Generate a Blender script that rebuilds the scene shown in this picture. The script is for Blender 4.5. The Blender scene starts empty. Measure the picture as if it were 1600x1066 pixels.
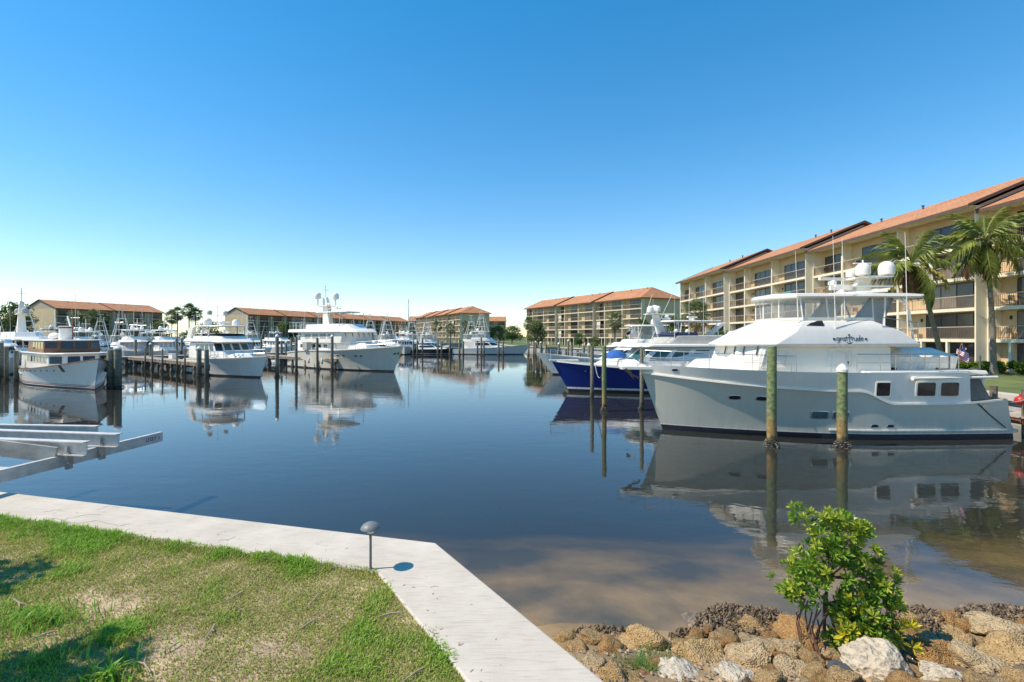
import bpy, bmesh, math, random
import numpy as np
from mathutils import Vector, Matrix, noise
from mathutils.geometry import tessellate_polygon
random.seed(7); np.random.seed(7)
R = math.radians
scn = bpy.context.scene
col = scn.collection

# ------------------------------------------------------------------ camera, sky, sun, exposure
CAM_H = 4.0           # metres above the water (water is z = 0)
FPX = 760.0           # focal length in photo pixels, horizon at photo row 526
cam = bpy.data.cameras.new('camera'); camo = bpy.data.objects.new('camera', cam); col.objects.link(camo)
camo.location = (0, 0, CAM_H); camo.rotation_euler = (R(90), 0, 0)
cam.sensor_width = 36; cam.lens = 36 * FPX / 1600; cam.shift_y = -7 / 1600
cam.clip_start = .05; cam.clip_end = 12000
scn.camera = camo
SUN_EL = R(52); SUN_AZ = Vector((-1, -.16, 0)).normalized()
to_sun = Vector((SUN_AZ.x * math.cos(SUN_EL), SUN_AZ.y * math.cos(SUN_EL), math.sin(SUN_EL)))
w = bpy.data.worlds.new('World'); scn.world = w; w.use_nodes = True
nt = w.node_tree; bg = nt.nodes['Background']
sky = nt.nodes.new('ShaderNodeTexSky'); sky.sky_type = 'NISHITA'; sky.sun_disc = False
sky.sun_elevation = SUN_EL; sky.sun_rotation = math.atan2(SUN_AZ.x, SUN_AZ.y)
sky.altitude = 0; sky.air_density = 1.0; sky.dust_density = 0.; sky.ozone_density = 2.1
hs = nt.nodes.new('ShaderNodeHueSaturation'); hs.inputs['Saturation'].default_value = 1.42
gm = nt.nodes.new('ShaderNodeGamma'); gm.inputs[1].default_value = .8
nt.links.new(sky.outputs[0], hs.inputs['Color']); nt.links.new(hs.outputs[0], gm.inputs[0]); nt.links.new(gm.outputs[0], bg.inputs[0]); bg.inputs[1].default_value = .14
sl = bpy.data.lights.new('sun', 'SUN'); sl.energy = 3.0; sl.angle = R(.53); sl.color = (1, .87, .70)
so = bpy.data.objects.new('sun', sl); col.objects.link(so)
so.rotation_euler = to_sun.to_track_quat('Z', 'Y').to_euler()
scn.view_settings.view_transform = 'Standard'; scn.view_settings.look = 'None'
scn.view_settings.exposure = .95; scn.view_settings.gamma = 1
scn.cycles.max_bounces = 8; scn.cycles.transparent_max_bounces = 16
scn.cycles.caustics_reflective = False; scn.cycles.caustics_refractive = False

def at(px, py, Y):            # photo pixel at a given distance -> point in the place
    return Vector(((px - 800) * Y / FPX, Y, CAM_H - (py - 526) * Y / FPX))
def atz(px, py, z):           # photo pixel on a given level
    Y = (CAM_H - z) * FPX / (py - 526)
    return Vector(((px - 800) * Y / FPX, Y, z))

# ------------------------------------------------------------------ materials
MATS = {}
def mat(name, c, rough=.6, var=.12, scale=4., bump=0., bscale=None, metal=0., c2=None, spec=.5, coat=0., detail=5):
    if name in MATS: return MATS[name]
    m = bpy.data.materials.new(name); m.use_nodes = True; MATS[name] = m
    t = m.node_tree; b = t.nodes['Principled BSDF']
    b.inputs['Roughness'].default_value = rough; b.inputs['Metallic'].default_value = metal
    b.inputs['Specular IOR Level'].default_value = spec; b.inputs['Coat Weight'].default_value = coat
    tc = t.nodes.new('ShaderNodeTexCoord')
    n = t.nodes.new('ShaderNodeTexNoise'); n.inputs['Scale'].default_value = scale; n.inputs['Detail'].default_value = detail
    n.inputs['Roughness'].default_value = .65
    t.links.new(tc.outputs['Object'], n.inputs['Vector'])
    rp = t.nodes.new('ShaderNodeValToRGB'); rp.color_ramp.elements[0].position = .3; rp.color_ramp.elements[1].position = .7
    a = [max(0, x * (1 - var)) for x in c]; d = [min(1, x * (1 + var)) for x in (c2 or c)]
    rp.color_ramp.elements[0].color = (*a, 1); rp.color_ramp.elements[1].color = (*d, 1)
    t.links.new(n.outputs['Fac'], rp.inputs['Fac']); t.links.new(rp.outputs['Color'], b.inputs['Base Color'])
    if bump:
        n2 = t.nodes.new('ShaderNodeTexNoise'); n2.inputs['Scale'].default_value = bscale or scale * 6; n2.inputs['Detail'].default_value = 6
        t.links.new(tc.outputs['Object'], n2.inputs['Vector'])
        bp = t.nodes.new('ShaderNodeBump'); bp.inputs['Strength'].default_value = bump; bp.inputs['Distance'].default_value = .03
        t.links.new(n2.outputs['Fac'], bp.inputs['Height']); t.links.new(bp.outputs['Normal'], b.inputs['Normal'])
    return m

def attr_mat(name, rough=.6, trans=.0):
    m = bpy.data.materials.new(name); m.use_nodes = True; MATS[name] = m
    t = m.node_tree; b = t.nodes['Principled BSDF']; b.inputs['Roughness'].default_value = rough
    a = t.nodes.new('ShaderNodeAttribute'); a.attribute_name = 'tint'
    t.links.new(a.outputs['Color'], b.inputs['Base Color'])
    if trans:
        tr = t.nodes.new('ShaderNodeBsdfTranslucent'); t.links.new(a.outputs['Color'], tr.inputs['Color'])
        mx = t.nodes.new('ShaderNodeMixShader'); mx.inputs[0].default_value = trans
        t.links.new(b.outputs[0], mx.inputs[1]); t.links.new(tr.outputs[0], mx.inputs[2])
        t.links.new(mx.outputs[0], t.nodes['Material Output'].inputs[0])
    return m

def leaf_mat(name, c, c2, scale=1.5, rough=.5, trans=.3):
    if name in MATS: return MATS[name]
    m = mat(name, c, rough, .25, scale, c2=c2)
    t = m.node_tree; b = t.nodes['Principled BSDF']
    rp = [n for n in t.nodes if n.type == 'VALTORGB'][0]
    tr = t.nodes.new('ShaderNodeBsdfTranslucent'); t.links.new(rp.outputs['Color'], tr.inputs['Color'])
    mx = t.nodes.new('ShaderNodeMixShader'); mx.inputs[0].default_value = trans
    t.links.new(b.outputs[0], mx.inputs[1]); t.links.new(tr.outputs[0], mx.inputs[2])
    t.links.new(mx.outputs[0], t.nodes['Material Output'].inputs[0])
    return m

def clear_mat(name, tint, fac):
    m = bpy.data.materials.new(name); m.use_nodes = True; MATS[name] = m
    t = m.node_tree; b = t.nodes['Principled BSDF']; b.inputs['Roughness'].default_value = .06
    b.inputs['Base Color'].default_value = (*tint, 1)
    tr = t.nodes.new('ShaderNodeBsdfTransparent'); mx = t.nodes.new('ShaderNodeMixShader'); mx.inputs[0].default_value = fac
    t.links.new(b.outputs[0], mx.inputs[1]); t.links.new(tr.outputs[0], mx.inputs[2])
    t.links.new(mx.outputs[0], t.nodes['Material Output'].inputs[0])
    return m

GEL = mat('gelcoat', (.84, .81, .74), .28, .05, 1.2, coat=.2)
GELW = mat('gelcoat_warm', (.82, .785, .69), .35, .06, .8)
CREAM = mat('cream_paint', (.70, .66, .55), .4, .06, 1)
HULLG = mat('hull_grey', (.58, .565, .475), .3, .06, .8, bump=.03, bscale=3, coat=.2)
HULLB = mat('hull_blue', (.011, .03, .20), .18, .1, 1, coat=.4)
BOOT = mat('antifoul', (.015, .018, .03), .5, .3, 3)
BOOTR = mat('antifoul_red', (.16, .04, .03), .6, .3, 3)
GLASS = mat('dark_glass', (.018, .022, .026), .05, .3, 2, spec=.6)
GLASSG = mat('green_glass', (.03, .11, .10), .08, .25, 3, spec=.6)
GLASST = mat('teal_glass', (.09, .15, .16), .1, .3, 2)
COVERW = mat('white_canvas', (.80, .77, .69), .85, .08, 3, bump=.25, bscale=4)
COVERG = mat('grey_canvas', (.44, .43, .40), .85, .12, 3, bump=.3, bscale=3)
MESHG = mat('shade_mesh', (.13, .14, .14), .8, .2, 6)
STEEL = mat('stainless', (.55, .56, .57), .3, .1, 3, metal=.9)
DSTEEL = mat('dark_tube', (.10, .10, .11), .4, .2, 3)
TEAK = mat('mahogany', (.20, .07, .03), .35, .3, 6)
TARP = mat('blue_tarp', (.02, .12, .42), .7, .15, 3, bump=.4, bscale=4)
BLACK = mat('black_rubber', (.018, .018, .02), .5, .2, 4)
NAVY = mat('navy_canvas', (.02, .03, .08), .8, .2, 4)
CLEAR = clear_mat('clear_vinyl', (.5, .53, .54), .72)
RED = mat('red_plastic', (.5, .03, .02), .4, .15, 3)
ORANGE = mat('orange_plastic', (.6, .15, .03), .5, .15, 3)
TEAL = mat('teal_towel', (.02, .32, .30), .9, .3, 9)
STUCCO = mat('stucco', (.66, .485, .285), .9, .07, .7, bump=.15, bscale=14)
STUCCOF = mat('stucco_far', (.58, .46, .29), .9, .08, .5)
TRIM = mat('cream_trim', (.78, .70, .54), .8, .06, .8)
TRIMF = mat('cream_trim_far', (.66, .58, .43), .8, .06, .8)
FASCIA = mat('fascia', (.11, .07, .05), .7, .15, 2)
BRONZE = mat('bronze_frame', (.035, .028, .024), .5, .2, 3)
BLIND = mat('blind_glass', (.22, .18, .145), .12, .22, .8)
DGLASS = mat('door_glass', (.065, .06, .055), .08, .4, .7)
RAILM = mat('railing_bronze', (.17, .125, .09), .6, .2, 3)
RAILT = mat('railing_top', (.48, .41, .30), .6, .1, 3)
WOOD = mat('dock_timber', (.20, .145, .10), .85, .3, 3, bump=.3, bscale=20, c2=(.26, .21, .16))
WOODL = mat('dock_deck', (.44, .39, .32), .85, .2, 3, bump=.3, bscale=20)
PILE = mat('piling_wood', (.10, .085, .065), .9, .3, 3, bump=.5, bscale=18, c2=(.19, .16, .12))
PALMT = mat('palm_bark', (.22, .18, .14), .9, .25, 5, bump=.5, bscale=12)
BARK = mat('bark', (.12, .09, .06), .9, .3, 5, bump=.4, bscale=12)
CONC = mat('concrete_wall', (.42, .40, .36), .9, .15, 2, bump=.2)
ALU = mat('aluminium', (.60, .585, .55), .5, .2, 5, metal=.1, bump=.05, bscale=6)
ALUD = mat('aluminium_dirty', (.42, .40, .36), .6, .35, 3, metal=.1)
OYS = mat('oyster', (.065, .047, .03), .85, .6, 9, c2=(.22, .165, .11))
BARN = mat('barnacle', (.055, .042, .034), .9, .6, 25, bump=.6, bscale=30, c2=(.22, .19, .15))

def shingles():
    m = bpy.data.materials.new('roof_shingles'); m.use_nodes = True
    t = m.node_tree; b = t.nodes['Principled BSDF']; b.inputs['Roughness'].default_value = .9
    tc = t.nodes.new('ShaderNodeTexCoord')
    br = t.nodes.new('ShaderNodeTexBrick'); br.inputs['Scale'].default_value = 1
    br.inputs['Brick Width'].default_value = .55; br.inputs['Row Height'].default_value = .24; br.inputs['Mortar Size'].default_value = .012
    br.inputs['Color1'].default_value = (.58, .28, .135, 1); br.inputs['Color2'].default_value = (.48, .215, .098, 1); br.inputs['Mortar'].default_value = (.22, .08, .04, 1)
    t.links.new(tc.outputs['Object'], br.inputs['Vector'])
    n = t.nodes.new('ShaderNodeTexNoise'); n.inputs['Scale'].default_value = .45; n.inputs['Detail'].default_value = 6
    t.links.new(tc.outputs['Object'], n.inputs['Vector'])
    mx = t.nodes.new('ShaderNodeMixRGB'); mx.blend_type = 'MULTIPLY'; mx.inputs[0].default_value = .5
    rp = t.nodes.new('ShaderNodeValToRGB'); rp.color_ramp.elements[0].color = (.6, .55, .5, 1); rp.color_ramp.elements[0].position = .35; rp.color_ramp.elements[1].position = .65
    t.links.new(n.outputs['Fac'], rp.inputs[0]); t.links.new(br.outputs['Color'], mx.inputs[1]); t.links.new(rp.outputs[0], mx.inputs[2])
    t.links.new(mx.outputs[0], b.inputs['Base Color'])
    bp = t.nodes.new('ShaderNodeBump'); bp.inputs['Strength'].default_value = .5; bp.inputs['Distance'].default_value = .03
    t.links.new(br.outputs['Fac'], bp.inputs['Height']); bp.invert = True; t.links.new(bp.outputs[0], b.inputs['Normal'])
    return m
SHING = shingles()
def stain(m, z0, z1, colr, amt):          # waterline grime and vertical streaks on a hull
    t = m.node_tree; b = t.nodes['Principled BSDF']; tc = t.nodes.new('ShaderNodeTexCoord')
    sp = t.nodes.new('ShaderNodeSeparateXYZ'); t.links.new(tc.outputs['Object'], sp.inputs[0])
    mp = t.nodes.new('ShaderNodeMapping'); mp.inputs['Scale'].default_value = (3.2, .4, .35); n = t.nodes.new('ShaderNodeTexNoise'); n.inputs['Scale'].default_value = 2.2; n.inputs['Detail'].default_value = 6
    t.links.new(tc.outputs['Object'], mp.inputs[0]); t.links.new(mp.outputs[0], n.inputs['Vector'])
    r = t.nodes.new('ShaderNodeMapRange'); r.inputs[1].default_value = z0; r.inputs[2].default_value = z1; r.inputs[3].default_value = 1; r.inputs[4].default_value = .12; t.links.new(sp.outputs['Z'], r.inputs[0])
    r2 = t.nodes.new('ShaderNodeMapRange'); r2.inputs[1].default_value = .42; r2.inputs[2].default_value = .7; t.links.new(n.outputs['Fac'], r2.inputs[0])
    mu = t.nodes.new('ShaderNodeMath'); mu.operation = 'MULTIPLY'; t.links.new(r.outputs[0], mu.inputs[0]); t.links.new(r2.outputs[0], mu.inputs[1])
    m2 = t.nodes.new('ShaderNodeMath'); m2.operation = 'MULTIPLY'; m2.inputs[1].default_value = amt; t.links.new(mu.outputs[0], m2.inputs[0])
    mx = t.nodes.new('ShaderNodeMixRGB'); mx.inputs[2].default_value = (*colr, 1); old = b.inputs['Base Color'].links[0].from_socket
    t.links.new(m2.outputs[0], mx.inputs[0]); t.links.new(old, mx.inputs[1]); t.links.new(mx.outputs[0], b.inputs['Base Color'])
stain(HULLG, .15, .9, (.34, .33, .27), .35); stain(GEL, .1, .8, (.42, .38, .28), .55); stain(CREAM, .1, .9, (.36, .32, .22), .6); stain(STUCCO, 2, 14, (.42, .32, .19), .35); stain(STUCCOF, 2, 14, (.40, .32, .2), .35)

# ------------------------------------------------------------------ mesh helpers
class MB:
    def __init__(s): s.v = []; s.f = []; s.m = []
    def add(s, vs, fs, mi=0):
        o = len(s.v); s.v += [tuple(x) for x in vs]
        for f in fs: s.f.append([o + i for i in f]); s.m.append(mi)
        return s
    def box(s, x0, x1, y0, y1, z0, z1, mi=0):
        return s.add([(x0,y0,z0),(x1,y0,z0),(x1,y1,z0),(x0,y1,z0),(x0,y0,z1),(x1,y0,z1),(x1,y1,z1),(x0,y1,z1)],
                     [(0,3,2,1),(4,5,6,7),(0,1,5,4),(1,2,6,5),(2,3,7,6),(3,0,4,7)], mi)
    def bar(s, a, b, wd, ht, mi=0, up=(0,0,1)):        # rectangular bar between two points
        a = Vector(a); b = Vector(b); d = (b - a).normalized(); u = Vector(up)
        sd = d.cross(u)
        if sd.length < 1e-4: sd = d.cross(Vector((1, 0, 0)))
        sd.normalize(); u = sd.cross(d); sd *= wd / 2; u *= ht / 2
        vs = [p + i * sd + j * u for p in (a, b) for i, j in ((-1,-1),(1,-1),(1,1),(-1,1))]
        return s.add(vs, [(0,1,2,3),(7,6,5,4),(0,4,5,1),(1,5,6,2),(2,6,7,3),(3,7,4,0)], mi)
    def frus(s, pa, za, pb, zb, mi=0, top=True, bot=True):
        n = len(pa); vs = [(p[0], p[1], za if not hasattr(za, '__len__') else za[i]) for i, p in enumerate(pa)]
        vs += [(p[0], p[1], zb if not hasattr(zb, '__len__') else zb[i]) for i, p in enumerate(pb)]
        fs = [(i, (i + 1) % n, n + (i + 1) % n, n + i) for i in range(n)]
        if top: fs.append(tuple(range(n, 2 * n)))
        if bot: fs.append(tuple(range(n - 1, -1, -1)))
        return s.add(vs, fs, mi)
    def tube(s, path, r, n=6, mi=0, cap=True):
        P = [Vector(p) for p in path]; k = len(P); rs = r if hasattr(r, '__len__') else [r] * k
        rings = []; ref = None
        for i in range(k):
            d = (P[min(i + 1, k - 1)] - P[max(i - 1, 0)])
            d = d.normalized() if d.length > 1e-6 else Vector((0, 0, 1))
            a = d.cross(Vector((0, 0, 1))) if abs(d.z) < .9 else d.cross(Vector((0, 1, 0)))
            if ref is not None:
                a2 = ref - d * ref.dot(d)
                if a2.length > 1e-3: a = a2
            a.normalize(); ref = a.copy(); b = d.cross(a)
            rings.append([P[i] + (a * math.cos(2*math.pi*j/n) + b * math.sin(2*math.pi*j/n)) * rs[i] for j in range(n)])
        return s.loft(rings, mi, True, cap)
    def loft(s, rings, mi=0, closed=True, cap=False):
        n = len(rings[0]); vs = [p for r in rings for p in r]; fs = []
        for i in range(len(rings) - 1):
            for j in range(n if closed else n - 1):
                a = i*n + j; b = i*n + (j + 1) % n
                fs.append((a, b, b + n, a + n))
        if cap: fs.append(tuple(range(n - 1, -1, -1))); fs.append(tuple(range((len(rings)-1)*n, len(rings)*n)))
        return s.add(vs, fs, mi)
    def lathe(s, prof, n=12, c=(0,0,0), mi=0):
        return s.loft([[(c[0] + r*math.cos(2*math.pi*j/n), c[1] + r*math.sin(2*math.pi*j/n), c[2] + z) for j in range(n)] for r, z in prof], mi, True, True)
    def quad(s, a, b, c, d, mi=0): return s.add([a, b, c, d], [(0, 1, 2, 3)], mi)
    def panel(s, q, off=.012, mi=0):                    # thin raised plate on four corner points
        q = [Vector(p) for p in q]; nrm = (q[1] - q[0]).cross(q[3] - q[0]).normalized() * off
        vs = [p - nrm * .5 for p in q] + [p + nrm for p in q]
        return s.add(vs, [(4,5,6,7),(0,1,5,4),(1,2,6,5),(2,3,7,6),(3,0,4,7)], mi)
    def ball(s, c, r, n=10, k=7, sq=(1,1,1), mi=0):
        rings = []
        for i in range(k + 1):
            t = math.pi * i / k; rr = max(math.sin(t), .02)
            rings.append([(c[0] + r*sq[0]*rr*math.cos(2*math.pi*j/n), c[1] + r*sq[1]*rr*math.sin(2*math.pi*j/n), c[2] - r*sq[2]*math.cos(t)) for j in range(n)])
        return s.loft(rings, mi, True, True)
    def mesh(s, name, mats):
        me = bpy.data.meshes.new(name); me.from_pydata(s.v, [], s.f)
        for m in (mats if isinstance(mats, (list, tuple)) else [mats]): me.materials.append(m)
        if any(s.m): me.polygons.foreach_set('material_index', s.m)
        me.update(); return me
    def build(s, name, mats, parent=None, smooth=0, bevel=0, kind=None):
        return link(name, s.mesh(name, mats), parent, smooth, bevel, kind)

def smooth_mesh(me, ang):
    me.polygons.foreach_set('use_smooth', [True] * len(me.polygons))
    bm = bmesh.new(); bm.from_mesh(me)
    for e in bm.edges:
        if len(e.link_faces) == 2 and e.calc_face_angle(0) > R(ang): e.smooth = False
    bm.to_mesh(me); bm.free()
def link(name, me, parent=None, smooth=0, bevel=0, kind=None, loc=None, rz=None):
    o = bpy.data.objects.new(name, me); col.objects.link(o); o.parent = parent
    if smooth and me: smooth_mesh(me, smooth)
    if bevel:
        b = o.modifiers.new('bevel', 'BEVEL'); b.width = bevel; b.segments = 2; b.limit_method = 'ANGLE'; b.angle_limit = R(25)
    if kind: o['kind'] = kind
    if loc is not None: o.location = loc
    if rz is not None: o.rotation_euler = (0, 0, rz)
    return o
def tag(o, label, cat, group=None):
    o['label'] = label; o['category'] = cat
    if group: o['group'] = group
    return o
def thing(name, label, cat, loc=(0,0,0), rz=0, group=None):
    o = bpy.data.objects.new(name, None); col.objects.link(o); o.location = loc; o.rotation_euler = (0, 0, rz); o.empty_display_size = .2
    return tag(o, label, cat, group)
def copy_tree(o, parent=None):
    c = o.copy(); col.objects.link(c); c.parent = parent
    for ch in list(o.children): copy_tree(ch, c)
    return c
def struct(o): o['kind'] = 'structure'; return o
ORD = ['first', 'second', 'third', 'fourth', 'fifth', 'sixth', 'seventh', 'eighth', 'ninth', 'tenth', 'eleventh', 'twelfth', 'thirteenth', 'fourteenth', 'fifteenth', 'sixteenth']
def lerp(a, b, t): return a + (b - a) * t
def sstep(a, b, x):
    t = min(1, max(0, (x - a) / (b - a))); return t*t*(3 - 2*t)
# ------------------------------------------------------------------ water, sea bed, land
def water_mat():
    m = bpy.data.materials.new('water'); m.use_nodes = True; t = m.node_tree; t.nodes.clear()
    out = t.nodes.new('ShaderNodeOutputMaterial')
    tc = t.nodes.new('ShaderNodeTexCoord')
    def rip(scale, sx, sy, detail):
        mp = t.nodes.new('ShaderNodeMapping'); mp.inputs['Scale'].default_value = (sx, sy, 1); mp.inputs['Rotation'].default_value = (0, 0, R(12))
        n = t.nodes.new('ShaderNodeTexNoise'); n.inputs['Scale'].default_value = scale; n.inputs['Detail'].default_value = detail
        t.links.new(tc.outputs['Object'], mp.inputs[0]); t.links.new(mp.outputs[0], n.inputs['Vector']); return n
    n1 = rip(1.1, .8, 1.5, 3); n2 = rip(5.5, .8, 1.3, 2)
    big = rip(.05, 1, 1.6, 3)                     # wind: calm slicks and rippled water
    mr = t.nodes.new('ShaderNodeMapRange'); mr.inputs[1].default_value = .4; mr.inputs[2].default_value = .65; mr.inputs[3].default_value = .12; mr.inputs[4].default_value = 1.1
    t.links.new(big.outputs['Fac'], mr.inputs[0])
    ad = t.nodes.new('ShaderNodeMath'); ad.operation = 'MULTIPLY_ADD'; ad.inputs[1].default_value = .18
    t.links.new(n2.outputs['Fac'], ad.inputs[0]); t.links.new(n1.outputs['Fac'], ad.inputs[2])
    bp = t.nodes.new('ShaderNodeBump'); bp.inputs['Distance'].default_value = .009
    t.links.new(mr.outputs[0], bp.inputs['Strength']); t.links.new(ad.outputs[0], bp.inputs['Height'])
    gl = t.nodes.new('ShaderNodeBsdfGlossy'); gl.inputs['Roughness'].default_value = .02; gl.inputs['Color'].default_value = (.97, .98, 1, 1)
    fr = t.nodes.new('ShaderNodeFresnel'); fr.inputs['IOR'].default_value = 1.50
    t.links.new(bp.outputs[0], gl.inputs['Normal']); t.links.new(bp.outputs[0], fr.inputs['Normal'])
    tr0 = t.nodes.new('ShaderNodeBsdfTransparent'); tr0.inputs[0].default_value = (.93, .95, .93, 1)
    df = t.nodes.new('ShaderNodeBsdfDiffuse'); df.inputs[0].default_value = (.23, .245, .20, 1)      # silt in the water
    tr = t.nodes.new('ShaderNodeMixShader'); tr.inputs[0].default_value = .11; t.links.new(tr0.outputs[0], tr.inputs[1]); t.links.new(df.outputs[0], tr.inputs[2])
    mx = t.nodes.new('ShaderNodeMixShader')
    t.links.new(fr.outputs[0], mx.inputs[0]); t.links.new(tr.outputs[0], mx.inputs[1]); t.links.new(gl.outputs[0], mx.inputs[2])
    va = t.nodes.new('ShaderNodeVolumeAbsorption'); va.inputs['Color'].default_value = (.52, .48, .33, 1); va.inputs['Density'].default_value = 1.0
    t.links.new(mx.outputs[0], out.inputs['Surface']); t.links.new(va.outputs[0], out.inputs['Volume'])
    return m
wm = MB().quad((-900, -60, 0), (300, -60, 0), (300, 420, 0), (-900, 420, 0))
struct(wm.build('water', water_mat()))

def shore_z(x, y):      # sea bed and rocky shore on the near right, wall toe on the left
    d = y - (6.6 + .12 * math.sin(x * 1.3) + .015 * (x - 3) ** 2 * .3)
    if d < 0: z = -.02 - d * .36
    else: z = -.02 - .085 * d - .020 * d * d
    z = max(z, -2.6); z = min(z, 1.0)
    return z + .04 * noise.noise((x * 1.1, y * 1.1, 0)) + .015 * noise.noise((x * 5, y * 5, 3))
xs = [-900, -300, -100, -40] + [ -20 + i for i in range(15)] + [-5 + .25 * i for i in range(73)] + [14 + i * 1.5 for i in range(8)] + [40, 100, 300]
ys = [-60, -20, -5, 0] + [2 + .2 * i for i in range(55)] + [13.5 + i for i in range(16)] + [35, 50, 80, 140, 420]
bed = MB(); bed.loft([[(x, y, shore_z(x, y)) for x in xs] for y in ys], 0, False)
m = mat('sand_bed', (.48, .305, .13), .95, .18, 1.6, bump=.4, bscale=9, c2=(.44, .30, .15))
t = m.node_tree; bsd = t.nodes['Principled BSDF']
tc = t.nodes.new('ShaderNodeTexCoord'); nn = t.nodes.new('ShaderNodeTexNoise'); nn.inputs['Scale'].default_value = .55; nn.inputs['Detail'].default_value = 7
t.links.new(tc.outputs['Object'], nn.inputs['Vector'])
rr = t.nodes.new('ShaderNodeValToRGB'); rr.color_ramp.elements[0].position = .36; rr.color_ramp.elements[1].position = .60
t.links.new(nn.outputs['Fac'], rr.inputs[0])
mxx = t.nodes.new('ShaderNodeMixRGB'); mxx.inputs[1].default_value = (.10, .08, .055, 1)     # dark weed patches on the bed
old = bsd.inputs['Base Color'].links[0].from_socket
t.links.new(rr.outputs[0], mxx.inputs[0]); t.links.new(old, mxx.inputs[2]); t.links.new(mxx.outputs[0], bsd.inputs['Base Color'])
struct(bed.build('sea_bed', m, smooth=60))

LAND = 1.15
poly = [(23,-60),(23,100),(9,126),(-1,150),(-8,204),(-30,204),(-60,284),(-72,286),(-112,216),(-140,196),(-150,160),(-400,140),(-5000,140),(-5000,7000),(5000,7000),(5000,-60)]
tri = tessellate_polygon([[Vector((x, y, 0)) for x, y in poly]])
g = MB(); g.add([(x, y, LAND) for x, y in poly], [tuple(q) for q in tri])
me = g.mesh('ground', mat('far_lawn', (.075, .12, .03), .95, .3, .35, bump=.2, c2=(.13, .16, .05)))
bm = bmesh.new(); bm.from_mesh(me); bmesh.ops.recalc_face_normals(bm, faces=bm.faces)
if sum(f.normal.z for f in bm.faces) < 0: bmesh.ops.reverse_faces(bm, faces=bm.faces)
bm.to_mesh(me); bm.free()
struct(link('ground', me))
bank = thing('bulkhead', 'pale concrete bulkhead edging the lawn of the apartment blocks', 'seawall')
cw = MB(); cp = MB()
for a, b in zip(poly[:11], poly[1:12]):
    a = Vector((*a, 0)); b = Vector((*b, 0)); d = (b - a).normalized(); n = Vector((-d.y, d.x, 0))
    cw.bar(a + n*.1 + Vector((0,0,-.4)), b + n*.1 + Vector((0,0,-.4)), .2, 2.98, up=(0,0,1))
    cp.bar(a + n*.02 + Vector((0,0,1.22)), b + n*.02 + Vector((0,0,1.22)), .8, .26)
cw.build('wall', CONC, bank); cp.build('cap', mat('bank_cap', (.5, .46, .40), .9, .12, 1), bank)

# near seawall cap: outer edge (water side) and inner edge (lawn side), photo pixels on the cap level
CAPZ = 1.2
Oc = Vector((-1.04, 6.61, 0)); t1 = Vector((-.966, .257, 0)).normalized(); t2 = Vector((.56, -.83, 0)).normalized()
Ic = Vector((-1.61, 5.80, 0))
O = [Oc + t1 * 26, Oc, Oc + t2 * 12]; I = [Ic + t1 * 26, Ic, Ic + t2 * 12]
def capmat():
    m = mat('cap_concrete', (.53, .475, .395), .9, .09, 1.2, bump=.12, bscale=60, c2=(.56, .51, .43))
    t = m.node_tree; b = t.nodes['Principled BSDF']
    tc = t.nodes.new('ShaderNodeTexCoord'); mp = t.nodes.new('ShaderNodeMapping'); mp.inputs['Scale'].default_value = (2.2, 26, 1); mp.inputs['Rotation'].default_value = (0, 0, R(-28))
    n = t.nodes.new('ShaderNodeTexNoise'); n.inputs['Scale'].default_value = 1.6; n.inputs['Detail'].default_value = 5
    t.links.new(tc.outputs['Object'], mp.inputs[0]); t.links.new(mp.outputs[0], n.inputs['Vector'])
    rp = t.nodes.new('ShaderNodeValToRGB'); rp.color_ramp.elements[0].position = .3; rp.color_ramp.elements[0].color = (.78, .76, .73, 1); rp.color_ramp.elements[1].position = .5
    t.links.new(n.outputs['Fac'], rp.inputs[0])
    mx = t.nodes.new('ShaderNodeMixRGB'); mx.blend_type = 'MULTIPLY'; mx.inputs[0].default_value = .75
    old = b.inputs['Base Color'].links[0].from_socket
    t.links.new(old, mx.inputs[1]); t.links.new(rp.outputs[0], mx.inputs[2]); t.links.new(mx.outputs[0], b.inputs['Base Color'])
    bp2 = t.nodes.new('ShaderNodeBump'); bp2.inputs['Strength'].default_value = .3; bp2.inputs['Distance'].default_value = .01
    ob = b.inputs['Normal'].links[0].from_socket
    t.links.new(n.outputs['Fac'], bp2.inputs['Height']); t.links.new(ob, bp2.inputs['Normal']); t.links.new(bp2.outputs[0], b.inputs['Normal'])
    return m
sw = thing('seawall', 'pale brushed concrete seawall cap bending round the foreground lawn', 'seawall')
c = MB()
for k in (0, 1):
    q = [O[k], O[k+1], I[k+1], I[k]]
    c.frus([(p.x, p.y) for p in q][::-1], CAPZ - .3, [(p.x, p.y) for p in q][::-1], CAPZ)
bm = bmesh.new(); me = c.mesh('cap', capmat()); bm.from_mesh(me)
bmesh.ops.remove_doubles(bm, verts=bm.verts, dist=.001); bmesh.ops.recalc_face_normals(bm, faces=bm.faces)
bm.to_mesh(me); bm.free()
link('cap', me, sw, bevel=.02)
c = MB()
for k in (0, 1):
    a, b = O[k], O[k+1]; d = (b - a).normalized(); n = Vector((d.y, -d.x, 0)); n = n if n.dot(I[k] - O[k]) > 0 else -n
    c.bar(a + n*.25 + Vector((0,0,-.4)), b + n*.25 + Vector((0,0,-.4)), .3, 2.58)
c.build('wall', CONC, sw)

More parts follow.
